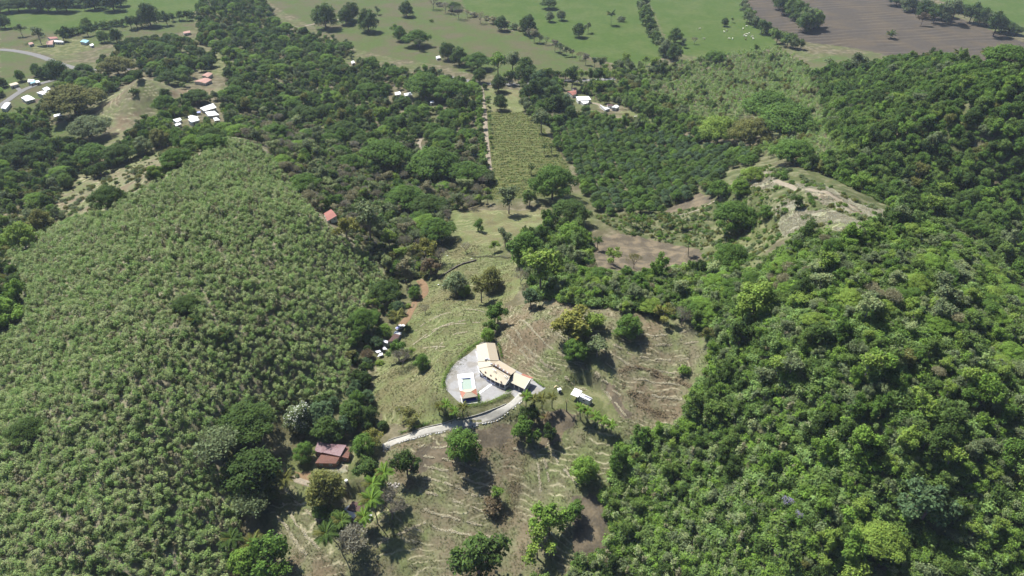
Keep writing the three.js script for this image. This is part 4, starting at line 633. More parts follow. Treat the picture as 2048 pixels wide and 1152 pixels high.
// --- houses farther off; each list: corners in a zoom of the photo
const zv = (x, y) => [x / 6.4, 60 + y / 6.4], z1 = (x, y) => [x / 2.924, y / 2.924], z2 = (x, y) => [680 + x / 2.924, y / 2.924], zb = (x, y) => [1120 + x / 10.47, 160 + y / 10.47], zw = (x, y) => [320 + x / 10.97, 180 + y / 10.97], z4 = (x, y) => [x / 2.924, 380 + y / 2.924];
const HOUSES = [
  [zw, 'white_villa', 'white-roofed long villa at the top of the hillside compound', [[870, 395, 1165, 290, 1240, 385, 970, 460]], [4.0, 4.0, 3.2, 3.2], M.white], [zw, 'white_villa', 'white square-roofed villa right in the hillside compound', [[985, 480, 1195, 458, 1300, 545, 1060, 570]], 3.4, M.white], [zw, 'white_villa', 'white-roofed villa in the middle front of the hillside compound', [[610, 650, 820, 600, 868, 660, 690, 705]], 3.2, M.white], [zw, 'white_villa', 'white-roofed cottage at the left end of the hillside compound', [[278, 650, 440, 605, 475, 650, 370, 710]], 3.2, M.white], [zw, 'white_annex', 'small white annex below the leftmost compound cottage', [[322, 745, 440, 715, 468, 742, 350, 792]], 2.8, M.white], [zw, 'white_annex', 'small white-roofed annex at the right end of the compound', [[1165, 610, 1250, 600, 1318, 660, 1200, 672]], 2.8, M.white], [zw, 'blue_roofed_porch', 'narrow violet-blue roofed porch in the hillside compound', [[680, 500, 880, 462, 890, 490, 740, 520]], 2.6, M.violet], [zw, 'white_annex', 'little white annex in front of the violet-blue porch', [[610, 580, 690, 550, 860, 590, 640, 630]], 2.4, M.wall],
  [zv, 'red_roofed_house', 'red-roofed house with a garden beyond the village road', [[600, 92, 705, 84, 745, 104, 640, 116]], 3.4, M.roofRed, 0.8], [zv, 'red_roofed_house', 'salmon-roofed wing in front of the red-roofed garden house', [[592, 150, 690, 122, 672, 186, 594, 186]], 3.2, M.roofPink, 0.6], [zv, 'white_roofed_house', 'white-roofed wing beside the red-roofed garden house', [[690, 130, 790, 128, 815, 156, 700, 152]], 3.0, M.white], [zv, 'orange_roofed_hut', 'small orange-roofed hut beside the village road', [[355, 165, 405, 153, 432, 174, 375, 190]], 2.8, M.roofPink, 0.5], [zv, 'teal_roofed_house', 'teal-roofed house in the pasture beyond the road', [[1022, 150, 1060, 122, 1142, 135, 1100, 166]], 3.2, M.teal, 0.5], [zv, 'white_shed', 'white shed below the teal-roofed house', [[1142, 190, 1185, 170, 1202, 190, 1165, 206]], 2.6, M.white],
  [zv, 'street_house', 'white-roofed shop at the bend of the village street', [[358, 628, 440, 632, 428, 660, 352, 668]], 3.4, M.white], [zv, 'street_house', 'teal-awned shop front at the bend of the village street', [[385, 662, 450, 640, 458, 666, 390, 688]], 2.9, M.teal], [zv, 'street_house', 'white-roofed house right of the teal-awned shop', [[455, 648, 497, 644, 512, 665, 458, 676]], 3.0, M.white], [zv, 'street_house', 'pale roofed house with an orange edge beyond the street', [[112, 692, 200, 666, 242, 690, 135, 716]], 3.2, M.creamPale, 0.6], [zv, 'street_house', 'light grey roofed house among trees by the street', [[540, 748, 600, 724, 648, 755, 575, 782]], 3.2, M.metal, 0.5], [zv, 'street_house', 'longest white-roofed house below the village street', [[465, 802, 540, 778, 702, 815, 602, 858]], 3.4, M.white, 0.7], [zv, 'street_house', 'orange-roofed house right of the longest white roof', [[732, 802, 775, 774, 838, 780, 780, 812]], 3.0, M.roofPink, 0.5], [zv, 'street_house', 'white-roofed house in a bare yard below the street', [[268, 866, 350, 830, 448, 880, 330, 912]], 3.2, M.white, 0.6], [zv, 'street_house', 'white-roofed house cut by the left edge of view', [[8, 1002, 60, 934, 138, 930, 70, 1012]], 3.2, M.white, 0.5], [zv, 'white_shed', 'lone white-roofed shed left of the cone hill', [[685, 1085, 780, 1064, 790, 1090, 690, 1113]], 2.6, M.white],
  [z1, 'red_roofed_house', 'front red-roofed house right of the cone hill', [[1132, 476, 1195, 455, 1240, 466, 1200, 487]], 3.2, M.roofPink, 0.7], [z1, 'red_roofed_house', 'rear red-roofed house right of the cone hill', [[1178, 441, 1210, 424, 1244, 430, 1215, 452]], 3.2, M.roofPink, 0.7], [z1, 'red_roofed_house', 'red roof half hidden in trees behind the cone hill', [[733, 377, 775, 364, 782, 379, 740, 387]], 3.2, M.roofRed, 0.6], [z1, 'woodland_hut', 'reddish roofed hut deep in the far woods', [[1068, 186, 1110, 178, 1114, 190, 1075, 196]], 3, M.roofPink, 0.5],
  [z2, 'pasture_hut', 'little white hut in the dull pasture beside trees', [[560, 331, 581, 325, 589, 337, 567, 342]], 2.5, M.white], [z2, 'woodland_hut', 'tiny white-roofed hut at the left end of the dark woods', [[64, 359, 80, 354, 87, 366, 70, 371]], 2.8, M.white], [z2, 'woodland_house', 'left one of two white roofs in the dark woods', [[318, 541, 350, 534, 358, 550, 326, 556]], 3.4, M.white, 0.5], [z2, 'woodland_house', 'right one of two white roofs in the dark woods', [[372, 547, 414, 539, 424, 555, 380, 560]], 3.4, M.white, 0.5], [z2, 'woodland_hut', 'small white roof nearest the tree-lined avenue', [[524, 591, 546, 586, 550, 598, 529, 602]], 2.8, M.white],
  [zb, 'red_tiled_house', 'red tiled house beside the white barn near the main road', [[145, 242, 335, 212, 345, 290, 262, 322]], [3.6, 3.6, 3.0, 3.0], M.roofRed, 0.9], [zb, 'red_tiled_house', 'small red roof behind the red tiled house', [[245, 168, 340, 152, 358, 205, 288, 212]], 3.2, M.roofPink, 0.5], [zb, 'white_barn', 'long white-roofed barn beside the red tiled house', [[330, 345, 600, 338, 655, 410, 380, 432]], [4.6, 4.6, 3.6, 3.6], M.white], [zb, 'white_barn', 'lower white lean-to in front of the long white barn', [[430, 445, 606, 434, 592, 480, 500, 502]], [3.0, 3.0, 2.6, 2.6], M.white], [zb, 'farm_shed', 'white gabled farm shed at the end of the farm track', [[1080, 575, 1150, 522, 1242, 550, 1180, 592]], 3.0, M.white, 0.7], [zb, 'farm_shed', 'long low white farm shed left of the gabled shed', [[835, 515, 905, 555, 1052, 592, 955, 622]], 2.6, M.metal], [zb, 'farm_shed', 'rusty grey farm shed behind the gabled shed', [[985, 500, 1100, 508, 1125, 540, 1000, 534]], 2.8, rustDark],
  [z4, 'hillside_hut', 'lone rust-red roofed hut at the right edge of the plantation', [[1893, 137, 1936, 112, 1970, 150, 1914, 182]], 2.8, M.roofRed, 0.4],
];
for (const [map, name, label, [q], h, mat, ridge] of HOUSES) quadHouse(name, label, /barn/.test(name) ? 'barn' : /shed/.test(name) ? 'shed' : /hut/.test(name) ? 'hut' : /annex|porch/.test(name) ? 'annex' : /villa/.test(name) ? 'villa' : 'house', [{ q, h, ridge, mat }], M.wall, { map });

// ------------------------------------------------------------------ trees that can be told apart: [kind, x, y of the crown, width in photo pixels, tone, label]
const TREES = [
  // round the house and the open slopes
  ['round', 925, 888, 72, 'green', 'dense round green tree alone below the concrete driveway', { sy: 1.05 }], ['mixed', 812, 925, 64, 'deep', 'dark ragged tree below the lower end of the driveway'], ['round', 650, 972, 80, 'olive', 'olive-green round tree in front of the rusty farmhouse', { v: 1 }], ['round', 606, 905, 42, 'green', 'round green tree left of the rusty farmhouse'],
  ['mango', 652, 856, 64, 'dark', 'broad dark tree behind the rusty farmhouse roof'], ['mango', 705, 822, 60, 'dark', 'dark round tree upslope behind the rusty farmhouse'], ['mango', 640, 825, 62, 'blue', 'blue-green tree behind the white-flowering tree'], ['umbrella', 492, 838, 118, 'dark', 'large dark flat-topped tree at the lower plantation edge'], ['round', 498, 945, 112, 'deep', 'very dark wide tree below the grey leafless one', { sy: 0.75 }],
  ['dry', 440, 888, 84, 'sage', 'grey nearly leafless tree in the lower plantation', { sy: 0.7 }], ['dry', 500, 1012, 60, 'sage', 'silvery grey shrub at the left edge of the lower slope'], ['round', 528, 985, 46, 'dark', 'small dark tree above the silvery shrub'], ['mixed', 545, 1105, 100, 'green', 'bright green tree at the bottom edge left of the slope', { v: 2 }], ['mango', 488, 1118, 66, 'fresh', 'lime-green leafy tree left of the bright one at the bottom edge'],
  ['mango', 642, 1016, 38, 'green', 'small round tree left of the tin shed'], ['mango', 675, 1036, 50, 'dark', 'dark round tree in front of the tin shed'], ['round', 726, 890, 50, 'green', 'green tree between farmhouse and driveway end'], ['airy', 748, 868, 46, 'yellow', 'yellow-green tree beside the lower end of the driveway'], ['airy', 818, 826, 62, 'olive', 'thin yellowish tree above the driveway curve', { v: 1, sy: 0.6 }], ['mixed', 738, 935, 64, 'dark', 'dark leafy tree behind the tall coconut palms'],
  ['bare', 780, 1010, 76, 'grey', 'dark leafless tree right of the tin shed'], ['dry', 700, 1085, 60, 'grey', 'low leafless scrub tree below the tin shed'], ['mixed', 955, 1110, 124, 'dark', 'wide dark green tree at the bottom edge in the middle'], ['round', 1168, 938, 58, 'fresh', 'bright round tree on the slope below the palm row'], ['mixed', 1050, 860, 62, 'green', 'leafy tree below the palms at the driveway top'], ['mixed', 1062, 828, 46, 'deep', 'dark tree under the palms at the driveway top'], ['mixed', 1098, 860, 36, 'deep', 'narrow dark tree on the brown bank below the palms'],
  ['mixed', 1100, 1040, 84, 'fresh', 'bright viny tree at the mouth of the gully'], ['airy', 1075, 1085, 80, 'lime', 'lime viny tree nearest the bottom of the gully'], ['mixed', 1148, 1022, 50, 'green', 'green tree right of the bright viny tree'], ['airy', 995, 985, 26, 'fresh', 'tiny bright sapling on the slope left of the gully'], ['bush', 985, 1008, 44, 'brown', 'brown brushwood shrub below the tiny sapling'],
  ['mixed', 1140, 642, 88, 'yellow', 'yellowish broad tree on the ridge above the house', { sy: 0.75 }], ['mixed', 1180, 644, 66, 'lime', 'lime broad tree right of the yellowish ridge tree', { sy: 0.75 }], ['mixed', 1152, 668, 60, 'olive', 'olive tree just above the leafy green one', { sy: 0.7 }], ['round', 1152, 698, 54, 'green', 'leafy green tree in the clearing above the container', { sy: 0.8 }], ['airy', 1196, 690, 46, 'sage', 'thin greyish tree right of the leafy clearing tree', { sy: 0.7 }], ['round', 1258, 651, 58, 'green', 'dense round tree alone at the top of the right clearing', { v: 0, sy: 0.85 }], ['airy', 1330, 622, 48, 'yellow', 'yellowish tree at the upper edge of the clearing'], ['bare', 1365, 632, 40, 'grey', 'leafless tree at the top right of the clearing'], ['bush', 1368, 738, 28, 'fresh', 'bright shrub at the right end of the clearing'],
  ['mixed', 995, 622, 46, 'green', 'upper green tree in the line above the house'], ['mixed', 982, 650, 32, 'mid', 'middle green tree in the line above the house'], ['round', 976, 668, 32, 'fresh', 'lowest green tree right behind the house roof'], ['mixed', 1062, 592, 50, 'blue', 'blue-green tree at the shrub line above the field'],
  ['round', 982, 553, 50, 'olive', 'leaning olive-green tree in the round field'], ['airy', 962, 572, 44, 'olive', 'olive tree left of the leaning field tree'], ['mango', 911, 563, 58, 'sage', 'pale wide mango tree in the round field'], ['round', 928, 580, 28, 'fresh', 'small bright tree beside the pale mango tree'], ['bare', 1042, 552, 32, 'grey', 'leafless tree at the right of the round field'], ['bare', 932, 492, 26, 'grey', 'leafless tree above the stone wall'], ['bare', 850, 617, 20, 'grey', 'thin leafless tree beside the dirt track'],
  ['round', 844, 722, 36, 'green', 'small dense round tree in the field left of the house'], ['mixed', 795, 699, 46, 'green', 'green tree hiding the end of the long shack'], ['bare', 803, 716, 40, 'grey', 'tall thin leafless tree below the shack'], ['airy', 822, 702, 22, 'lime', 'thin lime sapling right of the leafless tree'], ['mixed', 733, 738, 32, 'dark', 'narrow dark tree at the left side of the field'], ['umbrella', 770, 580, 68, 'dark', 'wide dark tree beside the dirt track', { sy: 1.3 }], ['round', 828, 585, 29, 'green', 'small round tree at the bend of the dirt track'], ['bush', 816, 611, 14, 'lime', 'small rounded bush beside the dirt track'], ['umbrella', 726, 636, 70, 'green', 'wide dark green tree above the long shack', { sy: 1.3 }], ['mango', 767, 660, 36, 'fresh', 'bright leafy mango behind the long shack'], ['mango', 751, 681, 30, 'blue', 'blue-green mango left of the long shack'], ['round', 734, 676, 22, 'green', 'slim green tree at the left end of the shack'], ['airy', 744, 604, 28, 'lime', 'lime green tree above the wide shack tree'], ['bush', 759, 725, 20, 'lime', 'yellowish bush beside the scrap shelter'], ['bush', 815, 655, 16, 'green', 'low bush beside the parked pickup'], ['dry', 734, 708, 26, 'brown', 'reddish brown shrub below the blue-green mango'],
  // the middle ground
  ['umbrella', 1106, 360, 98, 'green', 'huge bright spreading tree at the foot of the crop field', { sy: 1.35, v: 1 }], ['umbrella', 1140, 422, 86, 'dark', 'dark spreading tree right of the green field', { sy: 1.2 }], ['round', 1140, 470, 60, 'fresh', 'fresh green round tree below the dark spreading tree'], ['round', 1050, 492, 74, 'green', 'wide green tree right of the stone wall'], ['airy', 1010, 470, 46, 'sage', 'greyish tree left of the wide green tree'], ['airy', 1082, 530, 76, 'lime', 'lime thin-crowned tree at the right side of the round field'], ['mixed', 957, 450, 30, 'green', 'upright tree alone in the green field'], ['airy', 988, 488, 26, 'lime', 'small pale tree below the upright field tree'],
  ['umbrella', 874, 455, 76, 'green', 'flat-topped tree at the left edge of the green field', { sy: 1.2 }], ['airy', 850, 490, 56, 'yellow', 'yellowish tree below the flat-topped field-edge tree'], ['mixed', 860, 530, 44, 'brown', 'tree with reddish brown flowers beside the stone wall'], ['bare', 880, 510, 34, 'grey', 'leafless brushy tree at the upper wall end'], ['airy', 1018, 392, 44, 'sage', 'pale feathery tree at the lower end of the crop field'], ['mixed', 1060, 395, 36, 'mid', 'upright tree below the crop field'], ['bare', 945, 408, 26, 'grey', 'leafless tree left below the crop field'], ['airy', 975, 395, 24, 'mid', 'thin upright tree at the lower left of the crop field'],
  ['umbrella', 1470, 428, 92, 'green', 'big spreading tree alone in the grassy side valley', { sy: 1.35, v: 2 }], ['umbrella', 1466, 508, 78, 'green', 'lower spreading tree in the grassy side valley', { sy: 1.2, v: 0 }], ['airy', 1228, 508, 44, 'lime', 'pale lime tree standing on the bare brown soil'], ['bare', 1270, 520, 38, 'olive', 'leafless tree standing on the bare brown soil'], ['bush', 1568, 350, 22, 'green', 'right one of two round bushes on the pale ridge top'], ['bush', 1553, 352, 16, 'dark', 'left one of two round bushes on the pale ridge top'], ['round', 1532, 425, 28, 'green', 'small green tree beside the ridge footpath'], ['mixed', 1598, 400, 30, 'dark', 'dark tree between the pale ridge crests'], ['umbrella', 1505, 345, 46, 'lime', 'bright lime tree at the corner of the orchard', { sy: 1.2 }], ['mango', 1480, 372, 42, 'fresh', 'bright round tree at the lower orchard corner'], ['mango', 1440, 375, 44, 'green', 'green round tree on the lower orchard edge'],
  ['umbrella', 1540, 208, 112, 'green', 'upper one of two giant flat-topped trees on the right', { v: 0 }], ['umbrella', 1578, 236, 120, 'green', 'lower one of two giant flat-topped trees on the right', { v: 2 }], ['umbrella', 1505, 262, 84, 'olive', 'wide olive tree above the orchard corner', { sy: 1.3 }], ['umbrella', 1440, 256, 84, 'lime', 'wide yellowish tree along the top of the orchard', { sy: 1.3 }], ['umbrella', 1590, 300, 84, 'green', 'flat-topped tree right of the orchard corner'], ['umbrella', 2018, 112, 84, 'green', 'flat-topped tree on the crest at the right edge'], ['airy', 1715, 118, 40, 'sage', 'feathery tree on the pale far crest'], ['bush', 1660, 123, 20, 'sage', 'low tree alone on the pale far crest'],
  ['round', 1000, 203, 31, 'deep', 'dark round tree alone at the top of the crop field'], ['round', 997, 165, 34, 'deep', 'dark tree at the junction of avenue and main road'], ['round', 970, 172, 12, 'dark', 'small dark tree at the avenue corner'], ['airy', 1570, 1082, 96, 'mid', 'feathery tree low in the right forest'], ['umbrella', 1765, 1072, 90, 'lime', 'yellowish flat-topped tree low in the right forest', { sy: 1.2 }], ['mixed', 1860, 1010, 96, 'blue', 'large blue-green tree low in the right forest'], ['round', 1515, 600, 84, 'lime', 'lime-green tree on the near forest crest'], ['round', 1605, 580, 44, 'deep', 'very dark upright tree on the near forest crest', { sy: 1.3 }], ['airy', 1830, 628, 36, 'lime', 'small lime tree high in the right forest'], ['round', 1665, 492, 40, 'green', 'round green tree at the top of the right forest'], ['airy', 1850, 800, 60, 'lime', 'bright viny tree right of the middle of the forest'], ['airy', 1890, 575, 70, 'sage', 'greyish feathery tree on the far forest flank'],
  // plantation strays
  ['umbrella', 366, 606, 52, 'dark', 'dark tree alone in the middle of the plantation'], ['umbrella', 52, 855, 64, 'dark', 'dark tree low in the plantation at the left edge'], ['umbrella', 215, 392, 64, 'dark', 'dark flat-topped tree at the upper plantation edge', { sy: 1.3 }], ['round', 78, 442, 44, 'olive', 'yellow-green tree at the left plantation edge'], ['round', 40, 470, 50, 'lime', 'pale lime tree at the far left edge of the plantation'], ['umbrella', 545, 262, 60, 'green', 'flat-topped tree left of the plantation crest'], ['umbrella', 420, 282, 56, 'green', 'flat-topped tree below the white villas'], ['umbrella', 425, 268, 54, 'dark', 'dark tree at the plantation top below the villas'],
  ['umbrella', 765, 303, 110, 'green', 'widest flat-topped tree in the woods left of the avenue'], ['umbrella', 868, 320, 120, 'green', 'broad flat-topped tree above the patchy woods'], ['umbrella', 935, 340, 80, 'green', 'flat-topped tree beside the avenue end'], ['umbrella', 690, 255, 60, 'dark', 'dark flat-topped tree in the middle of the woods'], ['umbrella', 850, 165, 90, 'green', 'flat-topped tree near the avenue top'], ['umbrella', 900, 175, 80, 'green', 'second flat-topped tree near the avenue top'], ['umbrella', 605, 225, 64, 'dark', 'dark flat-topped tree beyond the plantation crest'], ['umbrella', 810, 390, 90, 'green', 'flat-topped tree in the lower patchy woods'], ['umbrella', 610, 362, 66, 'green', 'flat-topped tree on the upper right flank of the plantation'], ['umbrella', 855, 405, 76, 'dark', 'dark flat-topped tree low in the patchy woods'], ['airy', 735, 432, 60, 'sage', 'greyish leafy tree low in the patchy woods'], ['airy', 690, 450, 56, 'yellow', 'yellow tree beside the lone red roof'], ['airy', 548, 143, 36, 'lime', 'bright lime tree in the dark valley woods'],
  ['round', 600, 836, 66, 'sage', 'white-flowering tree above the rusty farmhouse', { v: 0, flowers: [0.75, 0.76, 0.70] }], ['airy', 1575, 1004, 22, 'sage', 'purple-flowering treetop in the right forest', { v: 0, flowers: [0.42, 0.34, 0.66] }], ['airy', 1598, 1030, 16, 'sage', 'smaller purple-flowering treetop below the first', { v: 0, flowers: [0.42, 0.34, 0.66] }],
  // the plain
  ['round', 648, 30, 46, 'dark', 'larger dark round tree in the dull pasture'], ['round', 690, 32, 30, 'dark', 'smaller dark tree right of the big pasture tree'], ['round', 700, 22, 34, 'deep', 'dark tree at the back of the pasture clump'], ['round', 735, 40, 42, 'dark', 'dark tree at the front of the pasture clump'], ['airy', 754, 18, 16, 'sage', 'tiny pale tree beside the pasture clump'], ['round', 812, 17, 29, 'dark', 'round tree alone in the dull upper pasture'], ['bush', 863, 41, 9, 'mid', 'small bush alone in the dull pasture'], ['airy', 790, 55, 24, 'fresh', 'pale green tree at the head of the pasture thicket'], ['round', 800, 65, 28, 'green', 'green tree in the pasture thicket'], ['umbrella', 832, 72, 56, 'green', 'wide tree in the pasture thicket'], ['airy', 838, 84, 24, 'sage', 'pale tree in front of the pasture thicket'], ['round', 895, 100, 36, 'dark', 'left tree of the clump in the middle pasture'], ['round', 918, 112, 36, 'dark', 'middle tree of the clump in the middle pasture'], ['umbrella', 955, 118, 60, 'green', 'right tree of the clump in the middle pasture'], ['airy', 996, 122, 34, 'fresh', 'pale tree left of the main-road thicket'], ['mixed', 1025, 118, 40, 'sage', 'grey-green tree in the main-road thicket'], ['round', 1052, 135, 42, 'dark', 'dark tree in the main-road thicket'], ['round', 958, 150, 30, 'dark', 'dark tree just behind the avenue corner'],
  ['round', 1003, 46, 28, 'dark', 'left dark tree on the pasture fence line'], ['round', 1056, 48, 36, 'deep', 'right dark tree on the pasture fence line'], ['umbrella', 908, 10, 30, 'dark', 'dark tree at the top edge on the fence line'], ['round', 1100, 32, 19, 'sage', 'left one of two small trees in the bright pasture'], ['round', 1123, 29, 20, 'sage', 'right one of two small trees in the bright pasture'], ['round', 1158, 58, 27, 'dark', 'dark tree in front of the pair in the bright pasture'], ['airy', 1177, 51, 20, 'sage', 'thin tree beside the dark one in the bright pasture'], ['bush', 1242, 37, 18, 'sage', 'low tree right of the tall pasture palm'], ['round', 1450, 43, 15, 'deep', 'dark round bush in the far cattle pasture'], ['airy', 1465, 38, 9, 'mid', 'tiny tree beside the dark bush in the cattle pasture'], ['round', 1352, 70, 28, 'dark', 'dark umbrella-like tree at the cattle pasture edge'], ['bare', 1389, 80, 12, 'grey', 'leafless tree in the cattle pasture'], ['airy', 1367, 82, 12, 'sage', 'small pale tree in the cattle pasture'], ['round', 1350, 103, 32, 'dark', 'dark tree at the low corner of the cattle pasture'], ['umbrella', 1430, 112, 44, 'green', 'wide tree where the grove meets the cattle pasture'],
  ['airy', 1848, 32, 22, 'brown', 'brownish tree alone in the ploughed field'], ['umbrella', 1098, 5, 34, 'dark', 'dark tree at the top of the bright pasture hedge'], ['round', 130, 62, 18, 'dark', 'dark tree by the left pasture fence'], ['airy', 74, 65, 20, 'sage', 'thin tree in the left pasture'], ['round', 172, 46, 20, 'mid', 'pale round tree on the left fence line'], ['airy', 38, 55, 20, 'sage', 'pale tree by the road at the far left'], ['round', 5, 42, 22, 'dark', 'dark tree at the left edge by the pasture'], ['round', 295, 28, 40, 'dark', 'dark tree at the end of the left fence line'], ['round', 205, 72, 20, 'mid', 'small tree in the garden pasture'], ['round', 230, 70, 24, 'dark', 'layered dark tree in the garden pasture'],
  ['umbrella', 140, 195, 100, 'olive', 'wide olive tree below the village houses'], ['umbrella', 230, 128, 64, 'olive', 'olive flat-topped tree behind the cone hill'], ['round', 115, 140, 40, 'dark', 'dark tree at the bend of the village road'], ['umbrella', 335, 155, 44, 'dark', 'dark tree on the right shoulder of the cone hill'], ['round', 275, 150, 18, 'dark', 'small dark tree on the top of the cone hill'], ['bush', 268, 182, 18, 'dark', 'dark bush halfway down the cone hill'], ['umbrella', 175, 250, 76, 'sage', 'grey-green tree below the cone hill'], ['round', 285, 290, 32, 'sage', 'silvery tree in the grassy vale'], ['round', 318, 275, 34, 'olive', 'olive tree below the leftmost white cottage'], ['umbrella', 185, 305, 70, 'green', 'wide green tree above the grassy vale'], ['umbrella', 40, 300, 70, 'dark', 'dark tree in the valley at the left edge'],
];
for (const [kind, x, y, w, tone, label, o] of TREES) {
  const t = treeAt(kind, x, y, w, tone, kind === 'bush' ? 'bush' : kind === 'bare' ? 'leafless_tree' : 'tree', label, kind === 'bush' ? 'bush' : 'tree', null, o ?? {});
  if (o?.flowers) { const b = new Build(), r = rng(x), p = kindOf(kind)[o.v]; const q = p.crown.attributes.position; for (let i = 0; i < 700; i++) { const j = Math.floor(r() * q.count), at = V(q.getX(j), q.getY(j), q.getZ(j)); if (at.y > p.C * 0.95) b.leaf(at.clone().multiplyScalar(1.01), V(0, 1, 0).add(onSphere(r).multiplyScalar(0.5)).normalize(), 0.34, 0.9, [1, 1, 1], r); } mesh('flowers', b.geometry(), leafMat(o.flowers), t); }
}
// rows of trees along fences and lanes: [kinds, tones, group, label, width range, count, line of photo pixels]
const ROWS = [
  [['round', 'mixed'], ['sage', 'mid', 'dark'], 'hedgerow trees between the two bright pastures', 'hedgerow tree between the two bright far pastures', [20, 32], 13, [1285,4, 1292,30, 1300,50, 1312,72, 1330,92, 1345,104]],
  [['airy', 'bare', 'bush'], ['sage', 'grey', 'tan'], 'low grey trees along the pasture fence', 'low greyish tree along the fence below the bright pasture', [14, 24], 26, [862,0, 920,22, 985,38, 1060,62, 1100,82, 1150,105, 1212,128]],
  [['round', 'mixed'], ['dark', 'sage', 'mid'], 'trees of the strip that splits the ploughed field', 'tree in the strip that splits the ploughed field', [22, 36], 14, [1560,0, 1585,12, 1610,28, 1625,40, 1640,36, 1605,45]],
  [['round', 'umbrella', 'mixed'], ['dark', 'deep', 'sage'], 'trees along the far side of the ploughed field', 'tree along the far side of the ploughed field', [24, 40], 22, [1795,-4, 1830,8, 1862,20, 1895,22, 1930,15, 1965,30, 2000,45, 2040,62]],
  [['mixed', 'bush'], ['dark', 'sage', 'mid'], 'bushes along the near edge of the ploughed field', 'bushy tree along the edge of cattle pasture and ploughed field', [18, 30], 16, [1486,8, 1500,32, 1525,50, 1550,66, 1580,78, 1610,92]],
  [['teak', 'airy', 'mixed'], ['green', 'mid', 'fresh'], 'trees lining the left side of the avenue', 'slim tree lining the left side of the avenue', [16, 26], 20, [957,185, 958,210, 960,240, 962,270, 966,305, 972,330]],
  [['teak', 'bush', 'airy'], ['green', 'mid'], 'small trees lining the right side of the avenue', 'small tree lining the right side of the avenue', [8, 13], 12, [976,195, 978,225, 980,250, 982,270, 984,300]],
  [['bush', 'mixed'], ['dark', 'mid'], 'trees of the left pasture hedge', 'tree in the hedge across the left pastures', [12, 24], 22, [120,66, 165,58, 210,48, 250,42, 300,38, 350,30, 392,26]],
  [['round', 'umbrella'], ['deep', 'dark'], 'dark trees beyond the top left pasture', 'dark tree along the top left horizon of the pasture', [26, 40], 14, [-5,10, 60,4, 120,0, 180,-4, 250,-6]],
  [['round', 'mixed', 'umbrella'], ['dark', 'deep', 'blue'], 'tall trees at the farm by the main road', 'tall dark tree beside the white barn farm', [34, 52], 8, [1062,175, 1090,185, 1105,205, 1130,210, 1070,160, 1120,178]],
  [['airy', 'mixed'], ['sage', 'mid'], 'grey-green trees right of the crop field', 'grey-green tree at the upper right side of the crop field', [24, 36], 7, [1048,195, 1055,215, 1075,225, 1090,240]],
  [['mixed', 'airy'], ['dark', 'mid', 'lime'], 'trees along the main road', 'tree along the main road beyond the fields', [18, 32], 16, [1020,150, 1080,150, 1130,148, 1180,146, 1230,148, 1270,142]],
  [['round', 'mixed'], ['fresh', 'mid', 'green'], 'trees along the upper side of the small meadow', 'tree along the upper side of the small meadow', [20, 32], 12, [1250,200, 1280,210, 1310,220, 1345,232, 1370,245]],
  [['mixed', 'bush'], ['dark', 'deep'], 'dark hedge trees at the foot of the grassy vale', 'dark hedge tree at the foot of the grassy vale', [14, 24], 12, [170,345, 200,335, 225,320, 245,305]],
];
const ORDER = 'first second third fourth fifth sixth seventh eighth ninth tenth eleventh twelfth thirteenth fourteenth fifteenth sixteenth seventeenth eighteenth nineteenth twentieth'.split(' '), ordinal = (i) => ORDER[i] ?? 'twenty-' + ORDER[i - 20];
for (const [kinds, toneList, group, label, [w0, w1], n, line] of ROWS) {
  const first = Math.abs(line.at(-2) - line[0]) > Math.abs(line.at(-1) - line[1]) * 1.2 ? 'left' : 'far';
  const r = rng(line[0] * 3 + line[1] + n), c = new THREE.CatmullRomCurve3(Array.from({ length: line.length / 2 }, (_, i) => V(line[i * 2], line[i * 2 + 1], 0)));
  for (let i = 0; i < n; i++) { const p = c.getPointAt((i + 0.3 * r()) / n), k = kinds[Math.floor(r() * kinds.length)]; treeAt(k, p.x + (r() - 0.5) * 3, p.y + (r() - 0.5) * 2, w0 + (w1 - w0) * r(), toneList[Math.floor(r() * toneList.length)], 'row_tree', ordinal(i) + ' ' + label + ', from the ' + first, 'tree', group); }
}
